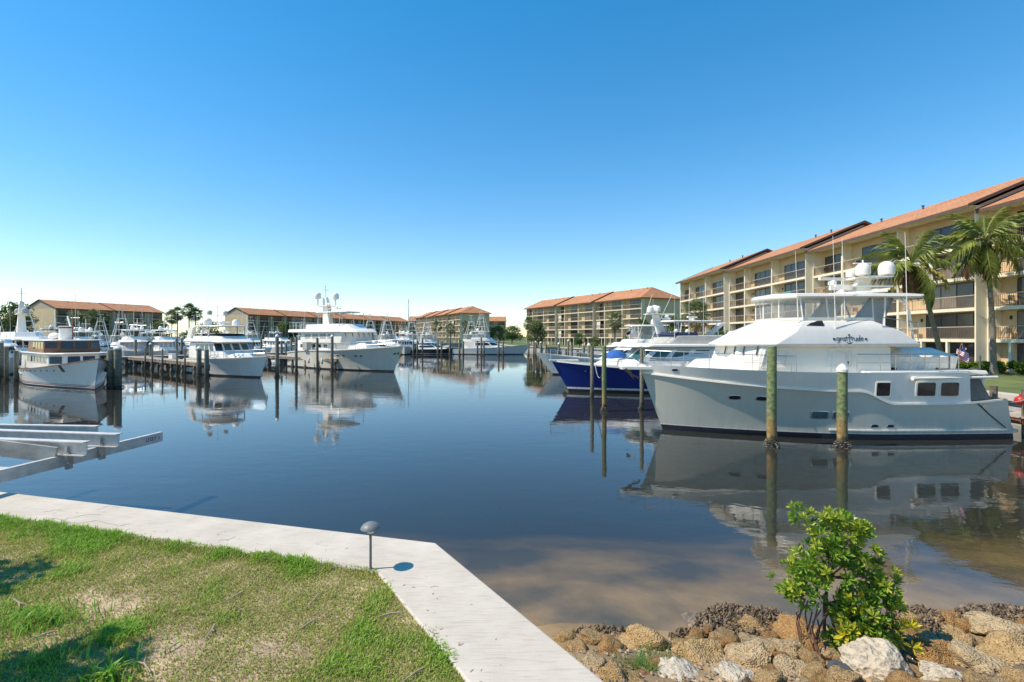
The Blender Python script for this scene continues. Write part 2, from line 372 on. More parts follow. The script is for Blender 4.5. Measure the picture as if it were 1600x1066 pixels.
# near lawn: soil sheet plus blades of grass
def vn(x, y, s, o=0.): return noise.noise((x * s + o, y * s - o, o * 1.7))
def patch(x, y):          # 0 bare/brown .. 1 lush
    v = .45 + .52 * vn(x, y, .9, 3.1) + .38 * vn(x, y, 2.6, 8.2) + .14 * vn(x, y, 7, 1.2)
    d1 = (Vector((x, y, 0)) - Ic).dot(Vector((-t1.y, t1.x, 0)))      # distance behind the cap
    d1 = abs(d1)
    if x < -2.2: v += .38 * math.exp(-(d1 / .55) ** 2)
    for (cx, cy, r, a) in BARE: v += a * math.exp(-((x - cx) ** 2 + ((y - cy) * 1.3) ** 2) / r ** 2)
    return v
def gp(px, py): p = atz(px, py, 1.17); return p.x, p.y
BARE = [(*gp(170, 950), .5, -.75), (*gp(260, 1000), .35, -.9), (*gp(440, 1012), .25, -.5), (*gp(360, 890), .4, -.45), (*gp(30, 890), .4, -.3), (*gp(60, 1010), .4, -.35),
        (*gp(185, 990), .22, .8), (*gp(60, 965), .25, .7), (*gp(540, 1035), .3, .25), (*gp(300, 905), .5, .35), (*gp(120, 890), .5, .45), (*gp(500, 960), .6, .12)]
rowsL = []
yy = [1.0 + .16 * i for i in range(52)]
lx = [-24, -16, -12] + [-10 + .2 * i for i in range(60)]
def lawn_in(x, y, mg=0.):       # inside the lawn, behind both inner cap edges
    n1 = Vector((-t1.y, t1.x, 0)); n1 = n1 if n1.dot(Vector((0, -1, 0))) > 0 else -n1
    n2 = Vector((-t2.y, t2.x, 0)); n2 = n2 if n2.dot(Vector((-1, 0, 0))) > 0 else -n2
    p = Vector((x, y, 0)) - Ic
    return p.dot(n1) > mg and p.dot(n2) > mg
soil = MB()
pl = [Ic + t1 * 26, Ic, Ic + t2 * 12, Vector((-30, -6, 0)), Vector((-34, 8, 0))]
me = bpy.data.meshes.new('lawn'); bm = bmesh.new()
f = bm.faces.new([bm.verts.new((p.x, p.y, CAPZ - .035)) for p in pl]); bm.normal_update()
if f.normal.z < 0: f.normal_flip()
bm.to_mesh(me); bm.free()
me.materials.append(mat('lawn_soil', (.32, .22, .14), .95, .3, 2.2, bump=.6, bscale=35, c2=(.50, .38, .25), detail=8))
struct(link('lawn', me))
def blades(name, pts, hgt, wid, cols, lean=.7, seed=1):
    rng = np.random.default_rng(seed); n = len(pts); P = np.array(pts)
    a = rng.uniform(0, 2*np.pi, n); ln = rng.uniform(.3, 1, n) * lean
    h = np.array(hgt) * rng.uniform(.6, 1.2, n); wd = np.array(wid) * rng.uniform(.7, 1.3, n)
    dx, dy = np.cos(a), np.sin(a); b = a + np.pi/2 + rng.uniform(-.5, .5, n); sx, sy = np.cos(b) * wd / 2, np.sin(b) * wd / 2
    V = np.zeros((n, 5, 3))
    V[:, 0] = P + np.c_[sx, sy, 0*sx]; V[:, 1] = P - np.c_[sx, sy, 0*sx]
    mid = P + np.c_[dx*h*ln*.35, dy*h*ln*.35, h*.62]
    V[:, 2] = mid - np.c_[sx, sy, 0*sx]*.75; V[:, 3] = mid + np.c_[sx, sy, 0*sx]*.75
    V[:, 4] = P + np.c_[dx*h*ln, dy*h*ln, h*(1.05 - .35*ln)]
    i0 = np.arange(n)[:, None] * 5
    loops = np.concatenate([i0 + np.array([[0, 1, 2, 3]]), i0 + np.array([[3, 2, 4]])], 1).ravel()
    me = bpy.data.meshes.new(name); me.vertices.add(n*5); me.vertices.foreach_set('co', V.ravel())
    me.loops.add(n*7); me.loops.foreach_set('vertex_index', loops.astype(np.int32))
    me.polygons.add(n*2); st = (np.arange(n)[:, None]*7 + np.array([[0, 4]])).ravel()
    me.polygons.foreach_set('loop_start', st.astype(np.int32))
    me.update(calc_edges=True); me.validate()
    at_ = me.attributes.new('tint', 'FLOAT_COLOR', 'POINT')
    C = np.repeat(np.c_[np.array(cols), np.ones(n)], 5, 0); at_.data.foreach_set('color', C.ravel())
    return me
GRASSM = attr_mat('grass_blades', .6, .35)
pts = []; hh = []; ww = []; cc = []
rg = random.Random(3)
N = 0
while N < 170000:
    y = 3.2 + 5.6 * rg.random() ** 1.3; x = -10.5 + 10.6 * rg.random()
    if abs(x) > y * 1.12 + .3 and x < 0: continue
    if not lawn_in(x, y, -.05 + .09 * vn(x, y, 5) + .03*vn(x, y, 22, 4)): continue
    v = patch(x, y)
    if rg.random() > .30 + 1.3 * v: continue
    N += 1
    edge = 1 - sstep(0, .22, min(abs((Vector((x,y,0))-Ic).dot(Vector((-t1.y,t1.x,0)))), 9)) if x < -1.6 else 0
    lush = sstep(.48, 1.05, v + rg.uniform(-.15, .15))
    dead = rg.random() < .20 * (1 - lush) + .06
    if dead: cb = Vector((.56, .45, .25)).lerp(Vector((.38, .27, .14)), rg.random())
    else: cb = Vector((.37, .42, .08)).lerp(Vector((.27, .46, .04)), lush) * rg.uniform(.75, 1.25)
    pts.append((x, y, CAPZ - .04)); hh.append((.034 + .045 * lush + .04 * edge) * (1 if not dead else .8)); ww.append(.0075 + .004 * lush); cc.append(tuple(cb))
go = link('grass', blades('grass', pts, hh, ww, cc, 1.0)); go.data.materials.append(GRASSM)
go['kind'] = 'stuff'; go['label'] = 'patchy green and straw coloured grass of the foreground lawn'; go['category'] = 'grass'

def tuft(name, label, cx, cy, z, r, n, h, seed, c=(.24, .42, .04), wid=.011):
    g = random.Random(seed); p = []
    for _ in range(n):
        a = g.uniform(0, 6.28); q = r * abs(g.gauss(0, .75)) * (1 + .35*math.sin(3*a + seed)); p.append((cx + q*math.cos(a)*1.5, cy + q*math.sin(a), z))
    o = link(name, blades(name, p, [h]*n, [wid]*n, [tuple(x * g.uniform(.6, 1.35) for x in c) for _ in range(n)], 1.0, seed)); o.data.materials.append(GRASSM)
    o['kind'] = 'stuff'; return tag(o, label, 'grass', 'weed tufts')
x, y = gp(72, 972); tuft('grass_tuft', 'bright green weed tuft in the tree shade at the left of the lawn', x, y, 1.16, .24, 500, .13, 1)
x, y = gp(165, 1066); tuft('grass_tuft', 'coarse broad-bladed weed tuft at the bottom edge of the lawn', x, y, 1.16, .16, 120, .16, 2, wid=.02)
x, y = gp(185, 992); tuft('grass_tuft', 'low bright green tuft beside the bare soil patch', x, y, 1.16, .26, 700, .075, 3)
x, y = gp(62, 1036); tuft('grass_tuft', 'small tuft nearest the lower left corner of the lawn', x, y, 1.16, .17, 300, .09, 4)
STRAW = mat('dry_twig', (.36, .29, .21), .9, .25, 6)
for i, (a, b, lb) in enumerate([((235,1050),(205,1032),'pale twig lying by the weeds at the bottom left'), ((497,928),(478,950),'forked dry twig in the middle of the lawn'), ((492,968),(465,985),'thin dry twig lower in the middle of the lawn'),
        ((628,957),(586,965),'straight pale twig lying near the cap edge'), ((672,988),(678,1000),'bent twig overhanging the cap edge'), ((662,1043),(628,1066),'long dry twig at the bottom of the lawn by the cap'),
        ((86,986),(45,1000),'brown stick in the tree shade'), ((380,924),(350,940),'straw coloured stick on the bare patch right of centre'), ((335,975),(318,1000),'short pale twig on the sandy lawn'), ((280,1003),(250,1022),'crossed twig on the sandy bare spot'),
        ((20,935),(30,955),'short brown stick beside the weed tuft')]):
    pa = atz(*a, 1.195); pb = atz(*b, 1.19); md = (pa + pb) / 2 + Vector((.015, .02, .008))
    k = MB(); k.tube([pa, pa.lerp(md, .6), md, pb], [.007, .009, .008, .004], 5)
    if i % 2 == 0: k.tube([md, md + (pb - pa) * .25 + Vector((.03, .03, .01))], [.006, .003], 4)
    tag(k.build('twig', STRAW), lb, 'twig', 'twigs on the lawn')

CRK = mat('crack_dirt', (.27, .23, .18), .95, .3, 9)
def cap_in(p):
    return not lawn_in(p.x, p.y, .02) and p.y > 3
for pts_ in ([(68,801),(88,797),(104,800)], [(70,808),(100,812),(130,806),(165,803)], [(90,812),(125,818),(150,813),(185,822),(210,818)], [(150,797),(172,790),(190,795)], [(346,845),(358,842),(372,838)], [(672,918),(690,916)]):
    k = MB(); q = []
    for a, b in zip(pts_, pts_[1:]):
        for i in range(4): q.append(atz(lerp(a[0], b[0], i/4), lerp(a[1], b[1], i/4) + random.uniform(-1, 1), CAPZ + .001))
    k.tube(q, [.002 + .002*random.random() for _ in q], 4); k.build('hairline_crack', CRK, sw)
k = MB(); g_ = random.Random(5)
for _ in range(150):
    e_ = Ic + (t1 * g_.uniform(0, 8) if g_.random() < .7 else t2 * g_.uniform(0, 3)); nn_ = Vector((.25, .97, 0)) if (e_ - Ic).dot(t1) > 0 else Vector((.83, .56, 0))
    p = e_ + nn_ * abs(g_.gauss(0, .22)); p.z = CAPZ + .004; a = g_.uniform(0, 3.14); L_ = g_.uniform(.006, .028); d = Vector((math.cos(a), math.sin(a), 0)) * L_; w_ = Vector((-d.y, d.x, 0)) * g_.uniform(.15, .4)
    k.add([p - d, p + w_, p + d + Vector((0, 0, .004)), p - w_], [(0, 1, 2, 3)])
o = k.build('leaf_litter', STRAW); o['kind'] = 'stuff'; o['label'] = 'dry grass clippings scattered on the concrete cap'; o['category'] = 'litter'
# ------------------------------------------------------------------ apartment blocks
ST = 2.65; EAVE = 5 * ST + .15
_railcache = {}
def rail_meshes(L, step):
    k = (round(L, 2), step)
    if k in _railcache: return _railcache[k]
    bars = MB(); n = max(2, int(L / step)); r = .008 if step < .25 else .018
    for i in range(n + 1):
        x = L * i / n; w_ = r * (2.2 if i % 9 == 0 else 1)
        bars.box(x - w_, x + w_, -w_, w_, .0, 1.0)
    bars.box(0, L, -.018, .018, .08, .12)
    top = MB().box(0, L, -.035, .035, 1.0, 1.06)
    _railcache[k] = (bars.mesh('balusters', RAILM), top.mesh('top_rail', RAILT)); return _railcache[k]
_doorcache = {}
def door_meshes(W, H, n, far):
    k = (W, H, n, far)
    if k in _doorcache: return _doorcache[k]
    f = MB(); fr = .07
    f.box(0, W, -.03, .06, H - fr, H); f.box(0, W, -.03, .06, 0, fr)
    for i in range(n + 1):
        x = W * i / n; f.box(max(0, x - fr/2), min(W, x + fr/2), -.025, .06, fr, H - fr)
    pane = MB().box(fr/2, W/n - fr/2, 0, .02, fr, H - fr)
    _doorcache[k] = (f.mesh('door_frame', BRONZE), pane.mesh('pane', BLIND), pane.mesh('pane', DGLASS)); return _doorcache[k]

def building(name, label, origin, rz, sections, depth=14., shift=(0., .7), far=False, gable_lo=True, hip_hi=False, bays=(5.5, 8.25, 8.25), seed=0, drop=0., lift=0., par=0.):
    """local x along the water front, -y towards the water; sections follow each other along x"""
    g = random.Random(seed)
    b = thing(name, label, 'building', (origin[0], origin[1], LAND), rz)
    x = 0.; dy = 0.
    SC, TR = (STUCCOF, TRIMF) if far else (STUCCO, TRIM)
    RECESS = 1.0
    for si in range(sections):
        L = sum(bays); y0 = dy; zd = lift - drop * si
        link('wall', MB().box(x, x + L, y0 + RECESS, y0 + depth, 0, EAVE + zd - .02).mesh('wall', SC), b)
        for fl in range(1, 5):
            link('floor_slab', MB().box(x + .01, x + L - .01, y0 - .02, y0 + RECESS + .02, fl*ST - .28, fl*ST).mesh('floor_slab', TR), b, bevel=0)
        # soffit / top beam
        link('soffit', MB().box(x, x + L, y0 - .85, y0 + RECESS + .02, EAVE + zd - .12, EAVE + zd - .02).mesh('soffit', TR), b)
        bx = x
        edges = [x]
        for bi, bw in enumerate(bays):
            dw = 4.8 if bw > 7 else 2.9; n = 3 if bw > 7 else 2
            dx = bx + bw - dw - (.9 if bw > 7 else .8)
            if par: dx = max(bx + .35, bx + bw - dw - .2 - RECESS * (par - bx - bw) / 38)
            for fl in range(5):
                z = fl * ST
                fm, pb, pd = door_meshes(dw, 2.25, n, far)
                fo = link('sliding_door', fm, b, loc=(dx, y0 + RECESS - .05, z + .02))
                dark = (g.random() < (.62 if (far or si < sections - 1) else .3)) or fl == 4
                for pi in range(n):
                    link('pane', pd if dark or (pi == n - 1 and g.random() < .6) else pb, fo, loc=(dw * pi / n, 0, 0))
                if fl > 0:
                    bars, top = rail_meshes(bw - .3, .17 if not far else .4)
                    ro = link('railing', top, b, loc=(bx + .15, y0 + .05, z)); link('balusters', bars, ro, kind='stuff')
                    r = g.random()
                    if r < .5 and not far:                      # balcony furniture
                        ch = MB().box(0, .5, 0, .5, .40, .45).box(0, .05, 0, .5, .45, .9)
                        for px_, py_ in ((.02,.02),(.46,.02),(.02,.46),(.46,.46)): ch.box(px_, px_+.04, py_, py_+.04, 0, .4)
                        link('balcony_chair', ch.mesh('balcony_chair', BRONZE if r < .2 else RAILT), b, loc=(bx + 1 + g.random(), y0 + .45, z))
                    if .3 < r < .5 and not far:
                        link('wall_lamp', MB().box(-.06, .06, -.12, 0, 0, .3).mesh('wall_lamp', BRONZE), b, loc=(dx - .5, y0 + RECESS, z + 1.6))
                    if r > .93:                                   # closed storm shutter
                        link('shutter', MB().box(.3, bw * .45, 0, .06, 0, ST - .3).mesh('shutter', mat('shutter', (.66, .62, .55), .6, .05, 2)), b, loc=(bx, y0 + .25, z))
                else:
                    for q in (bw * .33, bw * .66):
                        link('ground_post', MB().box(q - .1, q + .1, -.02, .2, 0, ST - .28).mesh('ground_post', TR), b, loc=(bx, y0, 0))
            bx += bw; edges.append(bx)
        for ei, e in enumerate(edges):
            e0 = e + (.004 if ei == 0 else 0)
            link('fin_wall', MB().box(e0 - (.13 if ei else 0), e0 + (.13 if ei < len(edges) - 1 else 0), y0 - .06, y0 + RECESS + .05, 0, EAVE + zd - .13).mesh('fin_wall', TR), b)
        # pitched roof
        ov = .95; half = depth / 2 + .3; rise = 3.45; ze = EAVE + zd
        xa = x - (.35 if (gable_lo or si) else .35); xb = x + L + .35
        if si: xa = x - .02
        if si < sections - 1: xb = x + L + .30
        yr = y0 + half
        yb = y0 + depth + ov
        hh_ = 4.2 if (hip_hi and si == sections - 1) else 0
        rf = MB(); th = .16
        if hh_:
            vs = [(xa, y0 - ov, ze), (xb + .6, y0 - ov, ze), (xb + .6, yb, ze), (xa, yb, ze), (xa, yr, ze + rise), (xb - hh_, yr, ze + rise)]
            lo = [(v[0], v[1], v[2] - th) for v in vs]
            rf.add(vs + lo, [(0,1,5,4), (1,2,5), (2,3,4,5), (3,0,4), (6,10,11,7), (8,7,11), (9,8,11,10), (9,10,6), (0,6,7,1), (1,7,8,2), (2,8,9,3), (3,9,6,0)])
        else:
            vs = [(xa, y0 - ov, ze), (xb, y0 - ov, ze), (xb, yr, ze + rise), (xa, yr, ze + rise), (xb, yb, ze), (xa, yb, ze)]
            lo = [(v[0], v[1], v[2] - th) for v in vs]
            rf.add(vs + lo, [(0,1,2,3), (3,2,4,5), (7,6,9,8), (8,9,11,10), (0,6,7,1), (4,10,11,5), (1,7,8,2), (2,8,10,4), (3,9,6,0), (5,11,9,3)])
        ro = rf.build('roof', SHING, b)
        fa = MB().box(xa, xb + (.6 if hh_ else 0), y0 - ov - .04, y0 - ov + .0, ze - .3, ze - .03)
        fa.build('fascia', FASCIA, ro)
        for gx, on in ((x, True), (x + L, not hh_)):
            if on:
                s_ = -.001 if gx == x else .001
                MB().add([(gx + s_, y0 + .0, ze - .05), (gx + s_, y0 + depth, ze - .05), (gx + s_, yr, ze + rise - .45)], [(0,1,2)]).build('gable_wall', mat('gable_grey', (.42, .36, .28), .9, .1, 1), b)
        for gx, on in ((xa, True), (xb, not hh_)):
            if on:
                for yy_ in (y0 - ov, yb): MB().bar((gx, yy_, ze - .06), (gx, yr, ze + rise - .06), .10, .24, up=(0, 0, 1)).build('rake_board', FASCIA, ro)
        for k_ in range(2):
            vx = x + L * g.uniform(.15, .85); vy = y0 + half * .8; vz = ze + rise * (vy - y0 + ov) / (half + ov)
            link('roof_vent', MB().lathe([(.09, -.1), (.09, .3), (.15, .32), (.15, .42), (.02, .46)], 8).mesh('roof_vent', DSTEEL), b, loc=(vx, vy, vz))
        x += L; dy += shift[1]
    return b
# the long block on the right bank: sections step back from the water towards the camera
E = building('apartment_block', 'long tan four storey balcony block with stepped orange roofs behind the grey yacht', (36.9, 106.5), R(-90), 5, shift=(0, .9), seed=4, drop=.4, lift=1.2, par=106.5)
# teal towel over a balcony rail
tw = MB(); tw.loft([[(0, -.06, z) for z in (.35, .7, 1.07)] + [(0, .06, 1.07), (0, .06, .7)]] + [[(q, -.06 + .03*math.sin(q*9), z) for z in (.33, .7, 1.07)] + [(q, .06, 1.07), (q, .06, .75)] for q in (.4, .8, 1.3, 1.8)], 0, False)
to = tw.build('towel', TEAL); tag(to, 'turquoise towel hanging over an upper balcony railing', 'towel')
to.location = (37.1 + .8, 67.8, LAND + 3 * ST + .02); to.rotation_euler = (0, 0, R(-90))
dD = Vector((.45, -.893)).normalized(); pD = Vector((33.4, 130)) - dD * 61.8
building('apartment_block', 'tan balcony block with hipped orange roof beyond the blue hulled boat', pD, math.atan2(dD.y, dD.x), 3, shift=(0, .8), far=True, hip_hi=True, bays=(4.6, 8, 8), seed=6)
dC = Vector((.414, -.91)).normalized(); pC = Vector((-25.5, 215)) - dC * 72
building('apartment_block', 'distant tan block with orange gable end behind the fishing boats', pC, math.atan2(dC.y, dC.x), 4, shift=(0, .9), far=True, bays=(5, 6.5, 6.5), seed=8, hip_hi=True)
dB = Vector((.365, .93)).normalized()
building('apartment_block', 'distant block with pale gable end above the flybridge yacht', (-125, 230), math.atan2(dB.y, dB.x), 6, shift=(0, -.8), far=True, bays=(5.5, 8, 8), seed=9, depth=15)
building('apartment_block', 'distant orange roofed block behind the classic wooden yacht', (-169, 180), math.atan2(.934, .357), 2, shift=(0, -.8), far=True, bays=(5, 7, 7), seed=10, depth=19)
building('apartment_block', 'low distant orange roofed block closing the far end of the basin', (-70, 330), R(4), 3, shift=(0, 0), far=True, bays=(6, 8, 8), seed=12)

# ------------------------------------------------------------------ trees, palms and hedges
def leaves_mesh(name, mt, blobs, n, size, seed, squash=.8):
    rng = np.random.default_rng(seed); V = []; F = []
    B = np.array([b[:3] for b in blobs]); Rr = np.array([b[3] for b in blobs]); pr = Rr**2 / (Rr**2).sum()
    idx = rng.choice(len(blobs), n, p=pr)
    d = rng.normal(size=(n, 3)); d /= np.linalg.norm(d, axis=1)[:, None]
    rad = Rr[idx] * (rng.random(n) ** .35) * rng.uniform(.85, 1.12, n); P = B[idx] + d * rad[:, None] * np.array([1, 1, squash])
    a = rng.normal(size=(n, 3)); a /= np.linalg.norm(a, axis=1)[:, None]
    u = np.cross(a, rng.normal(size=(n, 3))); u /= np.linalg.norm(u, axis=1)[:, None]
    s = size * rng.uniform(.6, 1.3, n)[:, None]
    Q = np.stack([P - a*s, P + u*s*.42, P + a*s, P - u*s*.42], 1).reshape(-1, 3)
    me = bpy.data.meshes.new(name); me.from_pydata(Q.tolist(), [], (np.arange(n)[:, None]*4 + np.arange(4)).tolist()); me.materials.append(mt); return me
LEAF = leaf_mat('leaf_green', (.05, .10, .022), (.10, .18, .04), .8)
LEAFO = leaf_mat('leaf_olive', (.10, .13, .035), (.20, .23, .07), .8)
FANM = leaf_mat('sabal_leaf', (.08, .125, .035), (.17, .21, .07), .8)
FAND = leaf_mat('sabal_dead', (.34, .20, .07), (.44, .29, .12), .8)
FROND = leaf_mat('coconut_leaf', (.18, .23, .05), (.36, .40, .10), .9)
FRONDY = leaf_mat('coconut_leaf_yellow', (.46, .40, .11), (.54, .46, .16), .9)
FRONDD = leaf_mat('coconut_leaf_dead', (.30, .18, .09), (.22, .12, .06), .9)
def blobs_for(seed, w_, h_, z0):
    g = random.Random(seed); out = []
    for _ in range(13):
        a = g.uniform(0, 6.28); q = g.random() ** .5 * w_ * .34
        out.append((q*math.cos(a), q*math.sin(a), z0 + h_ * g.uniform(.15, .85), w_ * g.uniform(.13, .24)))
    return out
tree_protos = []
for i, (mt, n) in enumerate([(LEAF, 2600), (LEAFO, 2600), (LEAF, 3000)]):
    bl = blobs_for(20 + i, 7, 5, 1.6)
    cr = leaves_mesh('crown', mt, bl, n, .24, 30 + i)
    tk = MB(); tk.tube([(0,0,0), (.1,0,1.4), (0,.1,2.6)], [.2,.15,.1], 7)
    for b_ in bl[:6]: tk.tube([(.05,.05,1.5), (b_[0]*.6, b_[1]*.6, b_[2]*.75), b_[:3]], [.1,.06,.03], 5)
    tree_protos.append((cr, tk.mesh('trunk', BARK)))
def tree(kind, x, y, s, label, group=None, z=LAND, name='tree'):
    t_ = thing(name, label, 'tree', (x, y, z), random.uniform(0, 6), group); t_.scale = (s, s, s * random.uniform(.9, 1.15))
    link('crown', tree_protos[kind][0], t_); link('trunk', tree_protos[kind][1], t_)
# sabal palms (fan leaves)
def fan_mesh(seed):
    g = random.Random(seed); k = MB()
    k.tube([(0,0,0), (.5,0,.12), (.9,0,.1)], [.02,.015,.01], 4)
    for i in range(17):
        a = lerp(-1.9, 1.9, i / 16) + g.uniform(-.05, .05); L_ = .75 * (1 - .1*abs(a)) * g.uniform(.85, 1.1)
        d = Vector((math.cos(a), math.sin(a), 0)); n_ = Vector((-d.y, d.x, 0))
        p0 = Vector((.88, 0, .1)); p1 = p0 + d*L_*.6 + Vector((0,0,.03)) ; p2 = p0 + d*L_ + Vector((0,0,-.18 - .1*g.random()))
        k.add([p0, p1 - n_*.045, p2, p1 + n_*.045], [(0,1,2,3)])
    return k
fan_g = [fan_mesh(i).mesh('frond', FANM) for i in range(3)]; fan_d = [fan_mesh(i + 9).mesh('frond', FAND) for i in range(2)]
def sabal(x, y, h, label, group, s=1., dead=.15, nf=34):
    t_ = thing('sabal_palm', label, 'palm tree', (x, y, LAND), 0, group)
    tk = MB(); tk.tube([(0,0,-.1), (.05,.05,h*.4), (.1,0,h)], [.24,.19,.2], 8); tk.build('trunk', PALMT, t_)
    g = random.Random(int(x*31 + y*7))
    for i in range(nf):
        f = i / (nf - 1); el = lerp(80, -62, f ** .85) + g.uniform(-9, 9); dd = el < -25 and g.random() < dead * 3
        o = link('frond', (fan_d if dd else fan_g)[i % (2 if dd else 3)], t_, loc=(.1, 0, h + .1 - .35*f))
        o.rotation_euler = (g.uniform(-.5, .5), -R(el), i * 2.4 + g.uniform(-.3, .3)); q = s * g.uniform(.85, 1.2); o.scale = (q, q, q)
# coconut palms (feather fronds)
def frond_mesh(seed, L_, droop, mt, nl=23):
    g = random.Random(seed); k = MB(); pts = []
    p = Vector((0,0,0)); ang = 0
    for i in range(15): pts.append(p.copy()); ang -= droop / 14 * (.5 + i / 14); p += Vector((math.cos(ang), 0, math.sin(ang))) * L_ / 14
    k.tube(pts, [.035 - .0022*i for i in range(15)], 4)
    for i in range(nl):
        f = .14 + .86 * i / nl; q = f * 13.99; j = min(13, int(q)); c0 = pts[j].lerp(pts[j+1], q - j); d = (pts[min(14, j+1)] - pts[j]).normalized()
        ll = .95 * math.sin(math.pi * (f * .82 + .14)) ** .7 * g.uniform(.7, 1.15)
        for s_ in (-1, 1):
            out = (d * g.uniform(.3, .6) + Vector((0, s_, 0)) * g.uniform(.45, .75) + Vector((0, 0, -g.uniform(.15, .6)))).normalized()
            m_ = c0 + out * ll * .5; e_ = c0 + out * ll * .85 + Vector((0, 0, -.62 * ll * g.uniform(.6, 1.5)))
            n_ = Vector((0, 0, 1)).cross(out).normalized() * .017
            k.add([c0 - n_*.5, m_ - n_, e_, m_ + n_, c0 + n_*.5], [(0,1,2), (0,2,3,4)])
    return k.mesh('frond', mt)
fr_g = [frond_mesh(i, 3.3 + .2*i, 1.0 + .25*i, FROND) for i in range(4)]
fr_y = [frond_mesh(10 + i, 3.2, 1.5, FRONDY) for i in range(2)]; fr_d = [frond_mesh(20 + i, 2.6, 1.1, FRONDD, 30) for i in range(2)]
def coconut(path, label, seed, nf=23):
    b_ = Vector(path[0]); t_ = thing('coconut_palm', label, 'palm tree', b_, 0)
    P = [Vector(p) - b_ for p in path]
    full = []
    for i in range(len(P) - 1):
        for q in range(6): full.append(P[i].lerp(P[i+1], q / 6))
    full.append(P[-1]); fine = [full[0]] + [(full[i-1] + full[i]*2 + full[i+1]) / 4 for i in range(1, len(full) - 1)] + [full[-1]]
    tk = MB(); tk.tube(fine, [.19 - .08 * i / (len(fine) - 1) + (.12 if i == 0 else 0) + .012*(i % 2) for i in range(len(fine))], 10); tk.build('trunk', PALMT, t_, smooth=50)
    g = random.Random(seed); top = P[-1]
    for i in range(nf):
        f = i / (nf - 1); el = lerp(78, -58, f) + g.uniform(-8, 8)
        src = fr_g[g.randrange(4)]
        if f > .55 and g.random() < .4: src = fr_y[g.randrange(2)]
        if f > .86: src = fr_d[g.randrange(2)]
        o = link('frond', src, t_, loc=top + Vector((0, 0, .15 - .3*f)))
        o.rotation_euler = (g.uniform(-.35, .35), -R(el), i * 2.399 + g.uniform(-.25, .25)); q = g.uniform(.9, 1.2); o.scale = (q, q, q)
    nt_ = MB()
    for i in range(7):
        a = i * .9; nt_.ball((top.x + .3*math.cos(a), top.y + .3*math.sin(a), top.z - .3 - .1*(i % 2)), .13, 8, 6, (1, 1, 1.2))
    nt_.build('coconuts', mat('coconut', (.12, .12, .03), .5, .3, 4), t_, kind='stuff')
b1 = atz(1478, 582, LAND); c1 = at(1424, 412, b1.y - 1.5)
coconut([b1, b1.lerp(c1, .35) + Vector((.15,0,.0)), b1.lerp(c1, .7) + Vector((.35,0,0)), c1], 'leaning coconut palm between the grey yacht and the tan block', 5)
b2 = atz(1553, 585, LAND); c2 = at(1540, 375, b2.y)
coconut([b2, b2.lerp(c2, .4) + Vector((.12,0,0)), b2.lerp(c2, .75) + Vector((.1,0,0)), c2], 'tall upright coconut palm nearest the right edge', 6, 25)
# hedge along the right block
def hedge(x0, x1, y0, y1, h, label, seed, n=9000):
    rng = np.random.default_rng(seed)
    t_ = thing('hedge', label, 'hedge', (0, 0, 0))
    bl = [(rng.uniform(x0, x1), y0 + (y1 - y0)*i_/(int((y1 - y0)*5)), LAND + rng.uniform(.25, h - .25), .36) for i_ in range(int((y1 - y0) * 5))]
    link('foliage', leaves_mesh('foliage', leaf_mat('hedge_leaf', (.06, .13, .012), (.14, .24, .02), 2), bl, n, .10, seed), t_)
    k = MB()
    for i in range(int((y1-y0)/1.2)): k.tube([((x0+x1)/2, y0 + i*1.2 + .5, LAND - .05), ((x0+x1)/2 + .1, y0 + i*1.2 + .55, LAND + h*.7)], [.03,.015], 5)
    k.build('stems', BARK, t_, kind='stuff')
hedge(37.6, 38.5, 30, 47, 1.0, 'clipped bright green hedge at the foot of the right block', 3, 30000)
sabals = [(1086, 548, 56, 484, 'sabal palm with orange dead skirt at the corner of the right block'), (960, 545, 95, 497, 'sabal palm standing before the middle of the hipped block'), (1002, 545, 90, 506, 'shorter sabal palm with tan skirt in front of the hipped block'),
          (826, 548, 128, 502, 'sabal palm in front of the left end of the hipped block'), (840, 548, 124, 508, 'sabal palm beside the round olive tree')]
for px, py, Y, top, lb in sabals:
    p = at(px, 0, Y); h = CAM_H + (526 - top) * Y / FPX - LAND
    sabal(p.x, p.y, h - .6, lb, None, s=1.25 if Y > 60 else 1.15, dead=.32 if 'skirt' in lb else .1)
gD = 'sabal palms in front of the distant gable block'
for i_, (px, Y, top) in enumerate([(682, 200, 508), (704, 197, 512), (728, 195, 508), (745, 193, 512), (640, 215, 512)]):
    p = at(px, 0, Y); sabal(p.x, p.y, CAM_H + (526 - top)*Y/FPX - LAND - .5, 'dark sabal palm in front of the distant gable block, ' + ['second', 'third', 'fourth', 'fifth', 'first'][i_] + ' from the left', gD, 1.6, .1, 26)
gL = 'palms in the gap between the two left blocks'
for i_, (px, Y, top) in enumerate([(277, 190, 490), (295, 185, 486), (305, 188, 492), (268, 192, 496), (118, 172, 500), (145, 170, 496), (158, 171, 499)]):
    p = at(px, 0, Y); sabal(p.x, p.y, CAM_H + (526 - top)*Y/FPX - LAND, 'tall palm' + (' in the gap between the two left blocks' if px > 200 else ' in front of the block behind the classic yacht') + ', ' + ['second', 'third', 'rightmost', 'leftmost', 'leftmost', 'middle', 'rightmost'][i_], gL if px > 200 else 'palms before the left block', 1.9, .05, 36)
p = at(838, 0, 120); tree(1, p.x, p.y, .95, 'round olive green tree at the water edge of the hipped block')
p = at(1118, 0, 62); tree(0, p.x, p.y, .6, 'dark bushy tree behind the white flybridge boat')
